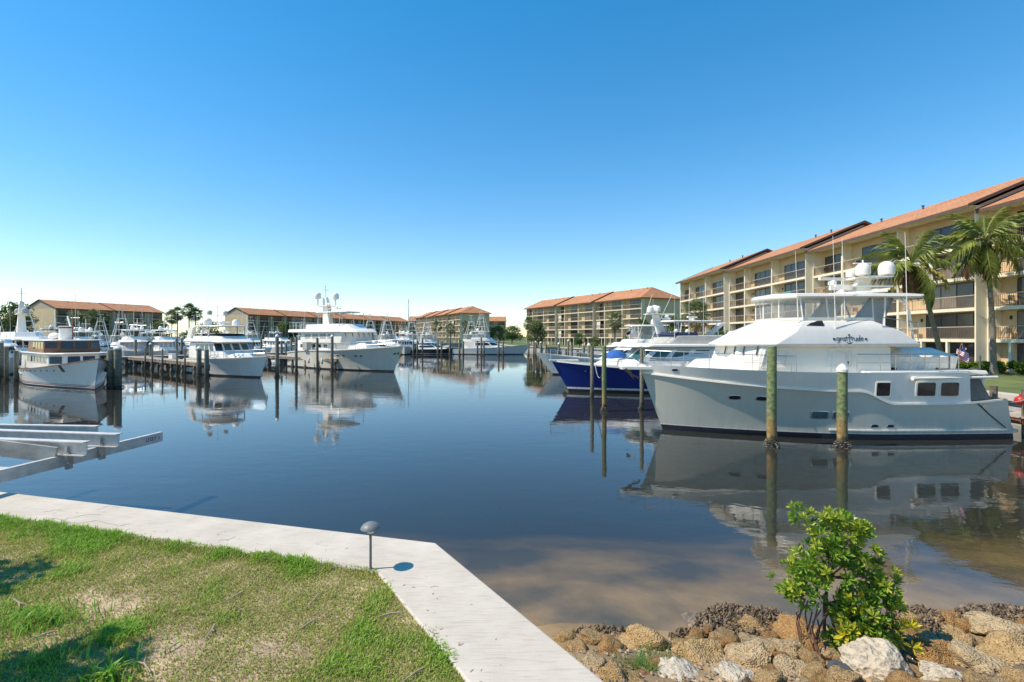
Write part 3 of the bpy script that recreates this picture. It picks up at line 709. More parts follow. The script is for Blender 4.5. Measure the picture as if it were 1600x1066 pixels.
for (px, Y, s, k, lb) in [(8, 165, 2.0, 0, 'broad dark tree at the far left edge'), (30, 162, 1.5, 1, 'olive tree just right of the far left tree'), (455, 226, 1.5, 0, 'green tree before the middle of the distant long block'), (440, 222, 1.3, 1, 'olive tree left of the green tree before the long block'),
        (325, 200, 1.5, 0, 'tree left of the pale gable end'), (765, 240, 1.4, 0, 'tree right of the distant gable block'), (780, 225, 1.3, 1, 'olive tree by the water between the two far blocks'), (800, 200, 1.2, 0, 'small dark tree left of the hipped block'),
        (250, 200, 1.4, 1, 'olive tree right of the left block'), (905, 118, .5, 0, 'low shrub tree before the hipped block'), (930, 112, .45, 1, 'low olive shrub before the hipped block'), (985, 85, .45, 0, 'green shrub near the shore right of the fishing boat'), (1060, 75, .7, 0, 'dark tree before the end wall of the hipped block'), (1045, 80, .8, 1, 'olive tree before the end wall of the hipped block')]:
    p = at(px, 0, Y); tree(k, p.x, p.y, s, lb)
belt = []
for i in range(46):
    belt.append((-330 + i * 14 + random.uniform(-4, 4), 372 + random.uniform(-8, 14), LAND + 3, random.uniform(4, 6.5)))
bo = link('far_woods', leaves_mesh('far_woods', LEAF, belt, 16000, .9, 77)); bo['kind'] = 'stuff'; bo['label'] = 'dark line of far trees behind the basin'; bo['category'] = 'trees'
# ------------------------------------------------------------------ boats (local: +x to the bow, +y port, z = 0 waterline)
class Hull:
    def __init__(s, L, B, H, rake=.9, stern=.9, pd=2.4, pw=1.6, wl=.9, tilt=.3, full=.5, fl=1.3):
        s.L, s.B, s.H, s.rake, s.stern, s.pd, s.pw, s.wl, s.tilt, s.full, s.fl = L, B, H, rake, stern, pd, pw, wl, tilt, full, fl
    def x(s, u, z): return -s.L/2 + u*s.L + s.rake * u**3 * z / s.H + s.tilt * (1-u)**5 * z / s.H
    def y(s, u, z):
        def prof(a, p): return 1 - max(0, (u - a) / (1 - a)) ** p
        st = 1 - (1 - s.stern) * (max(0, .5 - u) / .5) ** 2
        wd = s.B/2 * prof(s.full, s.pd) * st; ww = s.B/2 * s.wl * prof(s.full - .12, s.pw) * st
        if z <= 0: return max(0, ww * (1 + z * .6))
        v = min(1.15, z / s.H) ** s.fl
        return max(0, ww + (wd - ww) * v)
    def u_at(s, x, z):
        u = (x + s.L/2) / s.L
        for _ in range(6): u -= (s.x(u, z) - x) / (s.L + s.rake * 3*u*u*z/s.H)
        return min(1, max(0, u))
    def pt(s, u, z, side=1, off=0.): return Vector((s.x(u, z), side * (s.y(u, z) + off), z))
    def ptx(s, x, z, side=1, off=0.): return s.pt(s.u_at(x, z), z, side, off)
    def shell(s, rows, n=40, u0=0., u1=1., cap=True, name='hull', mats=None, bands=None, parent=None, u_of=None):
        """rows: z functions of u from keel to sheer; bands: material index between rows"""
        k = MB(); us = [u0 + (u1 - u0) * (i / n) for i in range(n + 1)]
        if u1 == 1.: us = [u0 + (1 - u0) * (1 - (1 - i / n) ** 1.25) for i in range(n + 1)]
        for sd in (1, -1):
            for r in range(len(rows) - 1):
                A = [s.pt(u, rows[r](u), sd) for u in us]; Bq = [s.pt(u, rows[r+1](u), sd) for u in us]
                k.loft([A, Bq] if sd == -1 else [Bq, A], bands[r], False)
        if cap:
            for r in range(len(rows) - 1):
                a, b, c, d = s.pt(u0, rows[r](u0), 1), s.pt(u0, rows[r](u0), -1), s.pt(u0, rows[r+1](u0), -1), s.pt(u0, rows[r+1](u0), 1)
                k.quad(a, b, c, d, bands[r])
        me = k.mesh(name, mats)
        bm = bmesh.new(); bm.from_mesh(me); bmesh.ops.remove_doubles(bm, verts=bm.verts, dist=.002); bmesh.ops.dissolve_degenerate(bm, edges=bm.edges, dist=.001); bm.to_mesh(me); bm.free()
        return link(name, me, parent, smooth=40)
    def deck(s, zf, parent, mt, drop=.1, u0=0., u1=.985, n=30, name='deck'):
        k = MB(); A = []; Bq = []
        for i in range(n + 1):
            u = u0 + (u1 - u0) * i / n; z = zf(u) - drop; y = max(.01, s.y(u, z) - .03)
            A.append((s.x(u, z), y, z)); Bq.append((s.x(u, z), -y, z))
        k.loft([Bq, A], 0, False)
        return k.build(name, mt, parent)
    def strip(s, zf, h, parent, mt, name, u0=0., u1=1., off=.035, n=40, side=(1, -1)):
        k = MB()
        for sd in side:
            R_ = []
            for i in range(n + 1):
                u = u0 + (u1 - u0) * i / n; z = zf(u); p = s.pt(u, z, sd)
                R_.append([p + Vector((0, -sd*.02, -h/2)), p + Vector((off*.4*u, sd*off, -h/2)), p + Vector((off*.4*u, sd*off, h/2)), p + Vector((0, -sd*.02, h/2))])
            k.loft(R_, 0, True, True)
        return k.build(name, mt, parent, smooth=30)
    def port(s, x, z, w_, h_, parent, mt, name='porthole', n=12, side=1, frame=None, pw=2.):
        c = s.ptx(x, z, side); tx = (s.ptx(x + .2, z, side) - s.ptx(x - .2, z, side)).normalized(); tz = (s.ptx(x, z + .1, side) - s.ptx(x, z - .1, side)).normalized()
        nn = tx.cross(tz).normalized(); nn = nn if nn.y * side > 0 else -nn
        def ring(f, o):
            R_ = []
            for i in range(n):
                a = 2*math.pi*i/n; ca, sa = math.cos(a), math.sin(a)
                R_.append(c + tx * w_/2*f * math.copysign(abs(ca)**(2/pw), ca) + tz * h_/2*f * math.copysign(abs(sa)**(2/pw), sa) + nn*o)
            return R_
        k = MB(); k.loft([ring(1, -.02), ring(1, .018)], 0, True, True); o = k.build(name, mt, parent)
        if frame is not None:
            f = MB(); f.loft([ring(1.22, -.02), ring(1.2, .014), ring(1.02, .022), ring(1.0, .016)], 0, True); f.build('rim', frame, o, smooth=40)
        return o

def plan(xa, xf, wa, wf=None, fr=.5, c=.55):
    wf = wa if wf is None else wf
    return [(xa, -wa), (xf - fr, -wf), (xf, -wf*c), (xf, wf*c), (xf - fr, wf), (xa, wa)]
class Tier:
    """one storey of a superstructure: side faces 0 starboard, 1 stbd chamfer, 2 front, 3 port chamfer, 4 port, 5 aft"""
    def __init__(s, pa, za, pb, zb, name, mt, parent, bevel=.05):
        s.pa, s.za, s.pb, s.zb = pa, za, pb, zb
        k = MB(); k.frus(pa, za, pb, zb); s.o = k.build(name, mt, parent, smooth=35, bevel=bevel)
    def at(s, face, u, t):
        i, j = face, (face + 1) % len(s.pa)
        a = Vector((*lerp(Vector(s.pa[i]), Vector(s.pa[j]), u), s.za)); b = Vector((*lerp(Vector(s.pb[i]), Vector(s.pb[j]), u), s.zb))
        return a.lerp(b, t)
    def win(s, face, u0, u1, t0, t1, mt, name='window', frame=None, off=.014, t0b=None, t1b=None):
        q = [s.at(face, u0, t0), s.at(face, u1, t0b if t0b is not None else t0), s.at(face, u1, t1b if t1b is not None else t1), s.at(face, u0, t1)]
        k = MB(); k.panel(q, off); o = k.build(name, mt, s.o)
        if frame is not None:
            c = (q[0]+q[1]+q[2]+q[3]) / 4; f = MB(); nq = (q[1]-q[0]).cross(q[3]-q[0]).normalized()
            for a, b in zip(q, q[1:] + q[:1]): f.bar(a + nq*.012, b + nq*.012, .045, .045, up=nq)
            f.build('window_frame', frame, o)
        return o
    def wins(s, face, n, u0, u1, t0, t1, mt, gap=.06, **kw):
        for i in range(n):
            a = u0 + (u1 - u0) * i / n + gap/2*(u1-u0)/n*n/n; b = u0 + (u1 - u0) * (i + 1) / n - gap/2*(u1-u0)
            s.win(face, a + gap/4, b, t0, t1, mt, **kw)
def rail(parent, path, h=.75, r=.016, step=1.1, mt=None, mid=True, name='railing'):
    P = [Vector(p) for p in path]; k = MB(); up = Vector((0, 0, h))
    k.tube([p + up for p in P], r, 6)
    if mid: k.tube([p + up*.5 for p in P], r*.7, 5)
    for a, b in zip(P, P[1:]):
        n = max(1, round((b - a).length / step))
        for i in range(n): q = a.lerp(b, i / n); k.tube([q, q + up], r, 5)
    k.tube([P[-1], P[-1] + up], r, 5)
    return k.build(name, mt or STEEL, parent)
def dome(parent, c, r, name='satellite_dome', mt=None):
    k = MB(); k.lathe([(r*.55, -r*.95), (r*.95, -r*.8), (r, 0), (r*.93, r*.4), (r*.72, r*.72), (r*.4, r*.93), (.01, r)], 14, c); return k.build(name, mt or GEL, parent, smooth=50)
def whip(parent, a, h, lean=(0, 0), r=.014, mt=None):
    a = Vector(a); k = MB(); k.tube([a, a + Vector((lean[0]*.3, lean[1]*.3, h*.3))], r*1.6, 5); k.tube([a + Vector((lean[0]*.3, lean[1]*.3, h*.3)), a + Vector((*lean, h))], [r, r*.5], 5)
    return k.build('antenna', mt or GEL, parent)
def radar(parent, c, w_=1.2, rz=0.):
    k = MB(); k.lathe([(.16, 0), (.16, .14), (.08, .2)], 10, c); d = Vector((math.cos(rz), math.sin(rz), 0)) * w_/2; q = Vector(c) + Vector((0, 0, .26)); k.bar(q - d, q + d, .1, .12); return k.build('radar', GEL, parent)
def const(v): return lambda u: v
def sheer(a, m, b): return lambda u: m + (a - m) * max(0, (.45 - u) / .45) ** 2 + (b - m) * max(0, (u - .35) / .65) ** 2
def basic_hull(H, t_, sh, mt, boot=BOOT, stripe=None, deckm=None, bootz=.16, zk=-.5):
    mats = [boot, stripe or mt, mt]
    H.shell([const(zk), const(-.02), const(bootz), const(bootz + .07), lambda u: .45*sh(u), lambda u: .75*sh(u), sh], bands=[0, 0, 1, 2, 2, 2], mats=mats, parent=t_)
    H.deck(sh, t_, deckm or GEL)
    return t_
def boat(name, label, cat, bow, L, th, group=None):
    d = Vector((math.cos(th), math.sin(th))); c = Vector(bow[:2]) - d * L/2
    return thing(name, label, cat, (c.x, c.y, 0), th, group)

# ---- the grey long-range yacht lying broadside on the right
Y0 = 21.0; XC = 13.05
G = thing('motor_yacht', 'large light grey and white trawler yacht with flybridge moored broadside on the right', 'yacht', (XC, Y0, 0), R(180))
def gx(X): return XC - X
H = Hull(13.1, 4.8, 2.6, rake=.95, stern=.9, pd=2.6, pw=1.75, wl=.93, tilt=.55, full=.5, fl=1.5)
ug = lambda X: H.u_at(gx(X), 1.5)
uS0, uS1 = ug(14.75), ug(13.35)
grey = lambda u: lerp(1.40 + .18 * (max(0, .25 - u) / .25) ** 2, 1.90 + .55 * max(0, (u - .5) / .5) ** 1.6, sstep(uS0, uS1, u))
top_ = lambda u: 2.62 + .20 * max(0, (u - .55) / .45) ** 1.3
H.shell([const(-.6), const(-.02), const(.22), const(.255), const(.5), lambda u: lerp(.5, grey(u), .5), grey], bands=[0, 0, 1, 2, 2, 2], mats=[BOOT, GEL, HULLG], n=90, parent=G)
uA = ug(17.75)
H.shell([grey, lambda u: lerp(grey(u), top_(u), .5), top_], bands=[0, 0], mats=[GEL], n=90, u0=uA, parent=G, name='bulwark')
H.deck(top_, G, GEL, .12, u0=uA)
H.deck(lambda u: 1.0, G, mat('teak_deck', (.30, .22, .14), .8, .2, 4), 0, u0=.0, u1=uA + .02, name='cockpit_deck')
H.strip(grey, .07, G, GEL, 'rub_rail', .02, 1.0, .05, 90)
H.strip(const(.37), .05, G, GEL, 'spray_rail', .02, ug(12.3), .05)
for X, z, w_, h_, pw in [(9.9, 1.55, .40, .17, 3.4), (8.95, 1.56, .40, .17, 3.4)]: H.port(gx(X + .0), z, w_, h_, G, GLASS, frame=STEEL, pw=pw)
for X in (12.0, 12.75): H.port(gx(X), .95, .58, .27, G, GLASST, 'hull_window', 16, frame=STEEL, pw=6)
for X in (14.0, 14.6): H.port(gx(X), .54, .26, .12, G, GLASS, frame=STEEL, pw=3)
for X, w_ in ((14.25, .52), (15.93, .72), (16.86, .72)): H.port(gx(X), 1.97, w_, .52, G, GLASS, 'window', 20, frame=GELW, pw=10)
H.port(gx(18.35), 1.30, .24, .12, G, STEEL, 'hawse_pipe', pw=3)
H.port(gx(6.75), 2.62, .22, .11, G, BLACK, 'hawse_pipe', frame=STEEL, pw=3)
# foredeck trunk and pilothouse
tk = Tier(plan(gx(11), gx(7.55), 1.75, 1.25, 1.1), 2.45, plan(gx(11), gx(8.1), 1.6, 1.1, .9), 3.02, 'foredeck_trunk', GEL, G, .08)
ho = Tier(plan(gx(14.95), gx(8.9), 1.85, 1.8, .75, .62), 2.45, plan(gx(14.95), gx(9.25), 1.8, 1.75, .75, .62), 3.62, 'house', GELW, G, .04)
for f, n in ((1, 1), (2, 3), (3, 1)):
    for i in range(n):
        ho.win(f, i/n + .05, (i+1)/n - .05, .52, .93, COVERW, 'window_cover')
for i in range(4):
    a = ho.at(3 if i > 1 else 2, (.95, .55, .3, .8)[i], .99); b = a + Vector((.10, .0, -.34)); k = MB(); k.tube([a + Vector((.06, .03, 0)), b + Vector((.05, .05, 0))], .022, 5); k.build('wiper', BLACK, G)
for a, b, t0 in ((.30, .48, .30), (.80, .985, .30)):
    ho.win(4, 1 - b, 1 - a, t0, .88, COVERW, 'window_cover', frame=GEL); ho.win(0, a, b, t0, .88, COVERW, 'window_cover')
ho.win(4, .555, .68, .06, .92, GELW, 'door', frame=GEL)
for z_ in (.42, .86): ho.win(4, .665, .68, z_, z_ + .06, DSTEEL, 'hinge', off=.03)
# flybridge: brow, coaming, overhang
fb = MB()
P0 = [(gx(16.0), -1.95), (gx(10.3), -2.0), (gx(9.1), -1.25), (gx(8.75), -.5), (gx(8.75), .5), (gx(9.1), 1.25), (gx(10.3), 2.0), (gx(16.0), 1.95)]
P1 = [(gx(16.0), -2.02), (gx(10.3), -2.07), (gx(9.05), -1.3), (gx(8.65), -.5), (gx(8.65), .5), (gx(9.05), 1.3), (gx(10.3), 2.07), (gx(16.0), 2.02)]
P2 = [(gx(15.3), -1.95), (gx(11.1), -1.98), (gx(9.95), -1.15), (gx(9.65), -.5), (gx(9.65), .5), (gx(9.95), 1.15), (gx(11.1), 1.98), (gx(15.3), 1.95)]
P3 = [(gx(14.3), -1.68), (gx(11.5), -1.70), (gx(10.95), -1.0), (gx(10.75), -.5), (gx(10.75), .5), (gx(10.95), 1.0), (gx(11.5), 1.70), (gx(14.3), 1.68)]
n = 8
fb.loft([[(*p, 3.60) for p in P0], [(*p, 3.69) for p in P1], [(*p, 4.20) for p in P2], [(*p, 4.64) for p in P3]], 0, True, True)
fb.build('flybridge_coaming', GEL, G, smooth=28, bevel=.05)
for sd in (1, -1):
    k = MB(); k.add([(gx(11.7), sd*1.775, 4.52), (gx(12.35), sd*1.80, 4.42), (gx(12.1), sd*1.76, 4.60)], [(0, 1, 2) if sd < 0 else (2, 1, 0)]); k.panel([(gx(12.3), sd*1.83, 4.40), (gx(11.6), sd*1.83, 4.44), (gx(12.05), sd*1.79, 4.62), (gx(12.25), sd*1.79, 4.62)][::(1 if sd < 0 else -1)], .02); k.build('air_scoop', BLACK, G)
# clear enclosure and hard top
Ea = [(gx(14.4), -1.62), (gx(11.6), -1.64), (gx(11.0), -.95), (gx(10.85), 0), (gx(11.0), .95), (gx(11.6), 1.64), (gx(14.4), 1.62)]
Eb = [(gx(14.4), -1.55), (gx(11.5), -1.58), (gx(11.0), -.95), (gx(10.85), 0), (gx(11.0), .95), (gx(11.5), 1.58), (gx(14.4), 1.55)]
for i in range(6):
    a, b = Ea[i], Ea[i+1]; c_, d_ = Eb[i], Eb[i+1]
    k = MB(); k.panel([(*a, 4.74), (*b, 4.74), (*d_, 5.50), (*c_, 5.50)], .008); k.build('clear_panel', CLEAR, G)
for i in range(7):
    k = MB(); k.tube([(*Ea[i], 4.6), (*Eb[i], 5.58)], .03, 6); k.build('enclosure_post', GEL, G)
for X in (12.6,):
    for sd in (1, -1): MB().tube([(gx(X), sd*1.64, 4.6), (gx(X - .05), sd*1.57, 5.58)], .035, 6).build('enclosure_post', GEL, G)
k = MB(); k.loft([[(p[0], p[1], 4.66) for p in Ea], [(p[0], p[1]*1.02, 4.66) for p in Ea], [(p[0], p[1]*1.02, 4.76) for p in Ea], [(p[0], p[1], 4.76) for p in Ea]], 0, False); k.build('enclosure_sill', GELW, G)
ht = MB()
def hp(o, xa): return [(gx(xa), -1.75 - o), (gx(11.3), -1.72 - o), (gx(10.8) , -1.0), (gx(10.6) + o, 0), (gx(10.8), 1.0), (gx(11.3), 1.72 + o), (gx(xa), 1.75 + o)]
ht.loft([[(*p, 5.54) for p in hp(-.05, 16.2)], [(*p, 5.60) for p in hp(.03, 16.3)], [(*p, 5.68) for p in hp(0, 16.3)], [(*p, 5.76) for p in [(x_*.97, y_*.85) for x_, y_ in hp(-.2, 16.1)]]], 0, True, True)
ht.build('hard_top', GEL, G, smooth=40)
for sd in (1, -1):
    k = MB(); s_ = sd*1.55
    k.panel([(gx(13.55), s_, 4.50), (gx(14.75), s_, 4.40), (gx(15.25), s_, 5.56), (gx(14.35), s_, 5.56)][::-sd], .09); k.build('arch_wing', COVERG if sd > 0 else GEL, G)
    MB().tube([(gx(14.75), sd*1.7, 3.9), (gx(14.85), sd*1.65, 5.55)], .035, 6).build('hard_top_post', GEL, G)
    MB().tube([(gx(15.9), sd*1.75, 3.8), (gx(15.75), sd*1.7, 5.0), (gx(15.5), sd*1.65, 5.55)], .045, 6).build('hard_top_post', STEEL, G)
rail(G, [(gx(14.6), 1.85, 4.05), (gx(16.0), 1.85, 3.85)], .7, .016, .7)
# boat deck aft of the house
k = MB(); k.frus([(gx(18.75), -1.9), (gx(14.9), -2.3), (gx(13.7), -2.38), (gx(13.7), 2.38), (gx(14.9), 2.36), (gx(18.75), 1.9)], 2.50, [(gx(18.7), -1.85), (gx(14.9), -2.3), (gx(13.7), -2.36), (gx(13.7), 2.36), (gx(14.9), 2.36), (gx(18.7), 1.85)], 2.66)
k.build('boat_deck', GEL, G, bevel=.04)
k = MB(); k.tube([(gx(15.3), 2.45, 2.40), (gx(18.9), 2.05, 2.42)], .05, 8); k.build('awning_roller', GEL, G)
k = MB(); k.tube([(gx(15.25), 2.47, 2.40), (gx(15.4), 2.46, 2.40)], .085, 8); k.build('awning_bracket', GEL, G)
for sd in (1, -1):
    MB().tube([(gx(18.55), sd*1.7, 1.3), (gx(18.65), sd*1.75, 2.52)], .07, 8).build('boat_deck_post', GEL, G)
    k = MB(); k.panel([(gx(17.75), sd*2.14, 1.50), (gx(18.75), sd*1.95, 1.55), (gx(18.2), sd*2.0, 2.48), (gx(17.72), sd*2.08, 2.48)][::-sd], .012); k.build('cockpit_screen', MESHG, G)
for i, X in enumerate((9.15,)): pass
# rails
bowpath = [H.pt(u, top_(u) - .02, 1, -.08) for u in (ug(10.9), ug(9.6), ug(8.2), ug(7.0), .985)]
bowpath += [Vector((p.x, -p.y, p.z)) for p in bowpath[::-1]]
rail(G, bowpath, .62, .014, 1.5)
rail(G, [(gx(11.0), 2.2, 2.62), (gx(10.1), 2.22, 2.64)], .62, .016, .9)
rail(G, [(gx(13.3), 2.25, 2.66), (gx(14.2), 2.25, 2.66), (gx(15.4), 2.22, 2.66), (gx(16.6), 2.12, 2.66), (gx(17.4), 2.05, 2.66)], .66, .016, .7, mid=True)
for X in (17.1, 18.3):
    MB().tube([(gx(X), 1.98, 3.25), (gx(X), 1.98, 2.74), (gx(X - .5), 2.02, 2.72)], .03, 6).build('davit_cradle', DSTEEL, G)
k = MB(); [k.tube([(gx(15.05 + .35*s_), 1.2 + .35*s2, 2.66), (gx(14.75 + .35*s_), 1.2 + .35*s2, 3.8)], .02, 5) for s_ in (0,) for s2 in (0, 1)]
for i in range(5): k.tube([(gx(15.0 - .06*i), 1.2, 2.85 + .22*i), (gx(15.0 - .06*i), 1.55, 2.85 + .22*i)], .02, 5)
k.build('ladder', STEEL, G)
# covered crane boom on the boat deck
k = MB(); k.loft([[(gx(14.95 + q*2.55), .75 + y_*(1 - .45*q), 3.52 - .28*q + z_*(1 - .45*q)) for y_, z_ in ((-.28,-.16), (.28,-.16), (.32,.05), (.18,.2), (-.18,.2), (-.32,.05))] for q in (0, .2, .4, .6, .8, 1)], 0, True, True)
k.build('crane_boom', COVERW, G, smooth=50)
MB().lathe([(.3, 0), (.26, .2), (.2, .75), (.22, .8)], 12, (gx(17.3), .75, 2.66)).build('crane_post', GEL, G)
# mast with radars and domes
k = MB(); k.loft([[(gx(X + dx), y_, z) for dx, y_ in ((-.42*f, -.3*f), (.42*f, -.3*f), (.42*f, .3*f), (-.42*f, .3*f))] for X, z, f in ((14.95, 5.7, 1), (15.1, 6.25, .62), (15.2, 6.5, .55))], 0, True, True); k.build('mast', GEL, G, bevel=.03)
k = MB(); k.box(gx(16.2), gx(13.95), -.35, .35, 6.10, 6.17); k.box(gx(15.9), gx(14.7), -.75, .75, 6.48, 6.54); k.build('mast_platform', GEL, G)
k = MB(); k.tube([(gx(15.15), 0, 6.5), (gx(15.15), 0, 7.3)], .035, 6); k.box(gx(15.5), gx(14.75), -.05, .05, 7.14, 7.18); k.build('mast_top', GEL, G)
dome(G, (gx(14.75), .55, 6.82), .28); dome(G, (gx(15.75), .55, 6.86), .31); dome(G, (gx(14.4), .3, 6.68), .17)
radar(G, (gx(13.7), .2, 6.20), 1.3, .2); radar(G, (gx(13.95), .35, 5.78), 1.0, .1)
MB().box(gx(14.3), gx(13.7), .0, .4, 6.0, 6.20).build('radar_bracket', GEL, G)
k = MB(); k.tube([(gx(13.3), .9, 5.76), (gx(15.2), 1.3, 5.85)], .05, 6); k.build('stowed_pole', GEL, G)
for X, z, h in ((12.72, 3.85, 4.1), (11.35, 4.5, 2.9), (15.55, 3.8, 4.3), (13.2, 4.7, 3.2)):
    whip(G, (gx(X), 1.9 if z < 4 else 1.72, z), h, (.12, 0))
# anchor gear and stern
k = MB(); k.frus([(gx(7.0), -.45), (gx(4.75), -.2), (gx(4.65), 0), (gx(4.75), .2), (gx(7.0), .45)], 2.58, [(gx(7.0), -.45), (gx(4.72), -.2), (gx(4.62), 0), (gx(4.72), .2), (gx(7.0), .45)], 2.72); k.build('bow_pulpit', GELW, G, bevel=.02)
k = MB(); k.tube([(gx(5.9), .25, 2.7), (gx(5.2), .2, 3.1), (gx(4.6), .1, 3.0), (gx(4.55), 0, 2.75)], .02, 6); k.tube([(gx(5.9), -.25, 2.7), (gx(5.2), -.2, 3.1), (gx(4.6), -.1, 3.0), (gx(4.55), 0, 2.75)], .02, 6); k.build('pulpit_rail', STEEL, G)
k = MB(); k.tube([(gx(4.8), 0, 2.62), (gx(5.1), .05, 2.38), (gx(5.5), .1, 2.2)], .045, 6); k.add([(gx(4.78), .34, 2.62), (gx(5.25), .14, 2.12), (gx(5.2), -.2, 2.5), (gx(5.05), .1, 2.68)], [(0,1,3), (1,2,3), (0,3,2), (0,2,1)]); k.build('anchor', mat('rusty_anchor', (.22, .12, .06), .7, .4, 6), G)
k = MB(); k.lathe([(.13, 0), (.13, .3), (.2, .33), (.2, .4), (.05, .42)], 10, (gx(7.3), .3, 2.55)); k.build('windlass', STEEL, G)
k = MB(); k.tube([(gx(19.35), 1.55, .33), (gx(20.1), 1.25, .33)], [.17, .17], 12); k.build('stern_fender', BLACK, G)
k = MB(); k.frus([(gx(20.2), -1.6), (gx(19.4), -2.0), (gx(19.4), 2.0), (gx(20.2), 1.6)], .18, [(gx(20.2), -1.6), (gx(19.4), -2.0), (gx(19.4), 2.0), (gx(20.2), 1.6)], .30); k.build('swim_platform', GELW, G, bevel=.03)
MB().tube([H.ptx(gx(17.95), 1.48, 1, .02), H.ptx(gx(18.5), 1.0, 1, .03), H.ptx(gx(19.2), .45, 1, .05)], .018, 5).build('mooring_line', BLACK, G)
# lettering on the flybridge side: gratitude with an anchor for the i, as brush strokes
def strokes(sets, place, r, name, mt, parent):
    for nm, ss in sets:
        k = MB()
        for st in ss: k.tube([place(x, y) for x, y in st], r, 5)
        k.build(nm, mt, parent)
arc = lambda cx, cy, rx, ry, a0, a1, n=10: [(cx + rx*math.cos(R(a0 + (a1-a0)*i/n)), cy + ry*math.sin(R(a0 + (a1-a0)*i/n))) for i in range(n+1)]
LET = [('letter', [arc(.35, .5, .32, .42, 20, 380, 14), [(.68, .9), (.7, 0), (.6, -.42), (.3, -.5), (.08, -.35)]]),
       ('letter', [[(.98, .92), (1.0, .05)], arc(1.28, .45, .28, .42, 180, 50)]),
       ('letter', [arc(1.85, .48, .32, .42, 20, 380, 14), [(2.16, .9), (2.2, .1), (2.3, .05)]]),
       ('letter', [[(2.62, 1.25), (2.62, .1)]]),
       ('anchor_emblem', [[(3.3, 1.35), (3.3, -.75)], arc(3.3, 1.6, .2, .24, 0, 360, 10), arc(3.3, -.1, .68, .68, 200, 340, 14), [(2.25, .92), (4.35, .92)], arc(3.3, -.05, .66, .64, 205, 335, 14)]),
       ('letter', [[(3.98, 1.25), (3.98, .1)]]),
       ('letter', [[(4.5, .92), (4.52, .3), (4.72, .04), (4.98, .12), (5.1, .35)], [(5.1, .92), (5.13, .05)]]),
       ('letter', [arc(5.68, .46, .3, .4, 20, 380, 14), [(6.02, 1.6), (6.0, .05)]]),
       ('letter', [[(6.35, .5), (6.9, .55)] + arc(6.62, .48, .3, .42, 10, 300, 12)]),
       ('flourish', [[(-.9, .3), (-.3, .3)], [(-.9, .5), (-.3, .5)], [(-.9, .7), (-.3, .7)]]), ('flourish', [[(7.3, .3), (7.85, .3)], [(7.3, .5), (7.85, .5)], [(7.3, .7), (7.85, .7)]])]
sc_ = .152
def nameplace(x, y):
    z = 3.83 + y * .145; t = (z - 3.69) / (4.20 - 3.69); X = 12.66 + x * .153
    yy_ = lerp(lerp(2.07, 2.02, (X - 10.3) / 5.7), lerp(1.98, 1.95, (X - 11.1) / 4.2), t) + .008
    return Vector((gx(X), yy_, z))
INK = mat('lettering_ink', (.03, .035, .045), .5, .1, 3)
strokes(LET, nameplace, .011, 'letter', INK, G)
# tender, flag and buoy (things of their own)
td = thing('tender', 'covered white tender on the boat deck of the grey yacht', 'dinghy', (16.25, 20.2, 2.70), R(180))
Ht = Hull(3.3, 1.5, .55, rake=.25, stern=.95, pd=2.2, pw=2, wl=.8, tilt=0, full=.45)
Ht.shell([const(-.12), const(.06), const(.3), const(.5)], bands=[0, 0, 0], mats=[GEL], parent=td, n=24)
k = MB(); k.loft([[(x_, y_*w_, .48 + z_*hh2) for y_, z_ in ((-.74, 0), (-.6, .12), (-.2, .3), (.2, .3), (.6, .12), (.74, 0))] for x_, w_, hh2 in ((-1.62, .95, .5), (-1.0, 1, 1.2), (0, 1, 1.3), (.8, .9, .9), (1.4, .5, .4), (1.75, .08, .1))], 0, False); k.build('boat_cover', COVERW, td, smooth=60)
for x_ in (-.9, .8): MB().box(x_ - .06, x_ + .06, -.6, .6, -.1, .04).build('chock', BLACK, td)
FLB = mat('flag_blue', (.02, .035, .14), .8, .1, 5); FLR = mat('flag_red', (.42, .02, .03), .8, .1, 5); FLW = mat('flag_white', (.75, .75, .75), .8, .05, 5)
fl = thing('flag', 'stars and stripes ensign drooping on a short staff at the yacht stern', 'flag', (18.45, 20.3, 2.62), 0)
MB().tube([(0, 0, 0), (.32, 0, 1.15)], .018, 6).build('staff', TEAK, fl)
k = MB()
for r_ in range(13):
    for c_ in range(10):
        def fp(c, r): q = c / 10; return (.30 - .012*r + q*.30 + .05*math.sin(q*7), .10*math.sin(q*9 + r*.2), 1.12 - r*.036 - q*.42 - .03*math.sin(q*6))
        k.quad(fp(c_, r_+1), fp(c_+1, r_+1), fp(c_+1, r_), fp(c_, r_), 0 if (c_ < 4 and r_ < 7) else (1 if r_ % 2 == 0 else 2))
k.build('cloth', [FLB, FLR, FLW], fl, smooth=60)
k = MB()
for i in range(5):
    for j in range(4): k.ball((.315 + i*.024 + .004*j, -.035 + .028*i*1.2, 1.075 - j*.055 - i*.012), .008, 5, 4)
k.build('stars', FLW, fl, kind='stuff')

# ---- blue hulled flybridge yacht
W = boat('motor_yacht', 'royal blue hulled flybridge yacht with white house and green tinted windows', 'yacht', (4.15, 35.3), 14.5, R(180))
H = Hull(14.5, 4.5, 2.2, rake=1.25, stern=.85, pd=2.3, pw=1.6, wl=.9)
sh = sheer(1.6, 1.65, 2.25)
H.shell([const(-.5), const(.02), const(.22), const(.36), lambda u: .6*sh(u), sh], bands=[0, 0, 1, 2, 2], mats=[BOOT, GEL, HULLB], parent=W); H.deck(sh, W, GEL, .08)
H.strip(sh, .1, W, GEL, 'rub_rail')
MB().frus([(6.6, -.35), (8.7, -.2), (8.7, .2), (6.6, .35)], 2.25, [(6.6, -.35), (8.7, -.2), (8.7, .2), (6.6, .35)], 2.33).build('bow_pulpit', GELW, W)
H.port(6.2, 1.55, .14, .1, W, STEEL, 'hawse_pipe', 10)
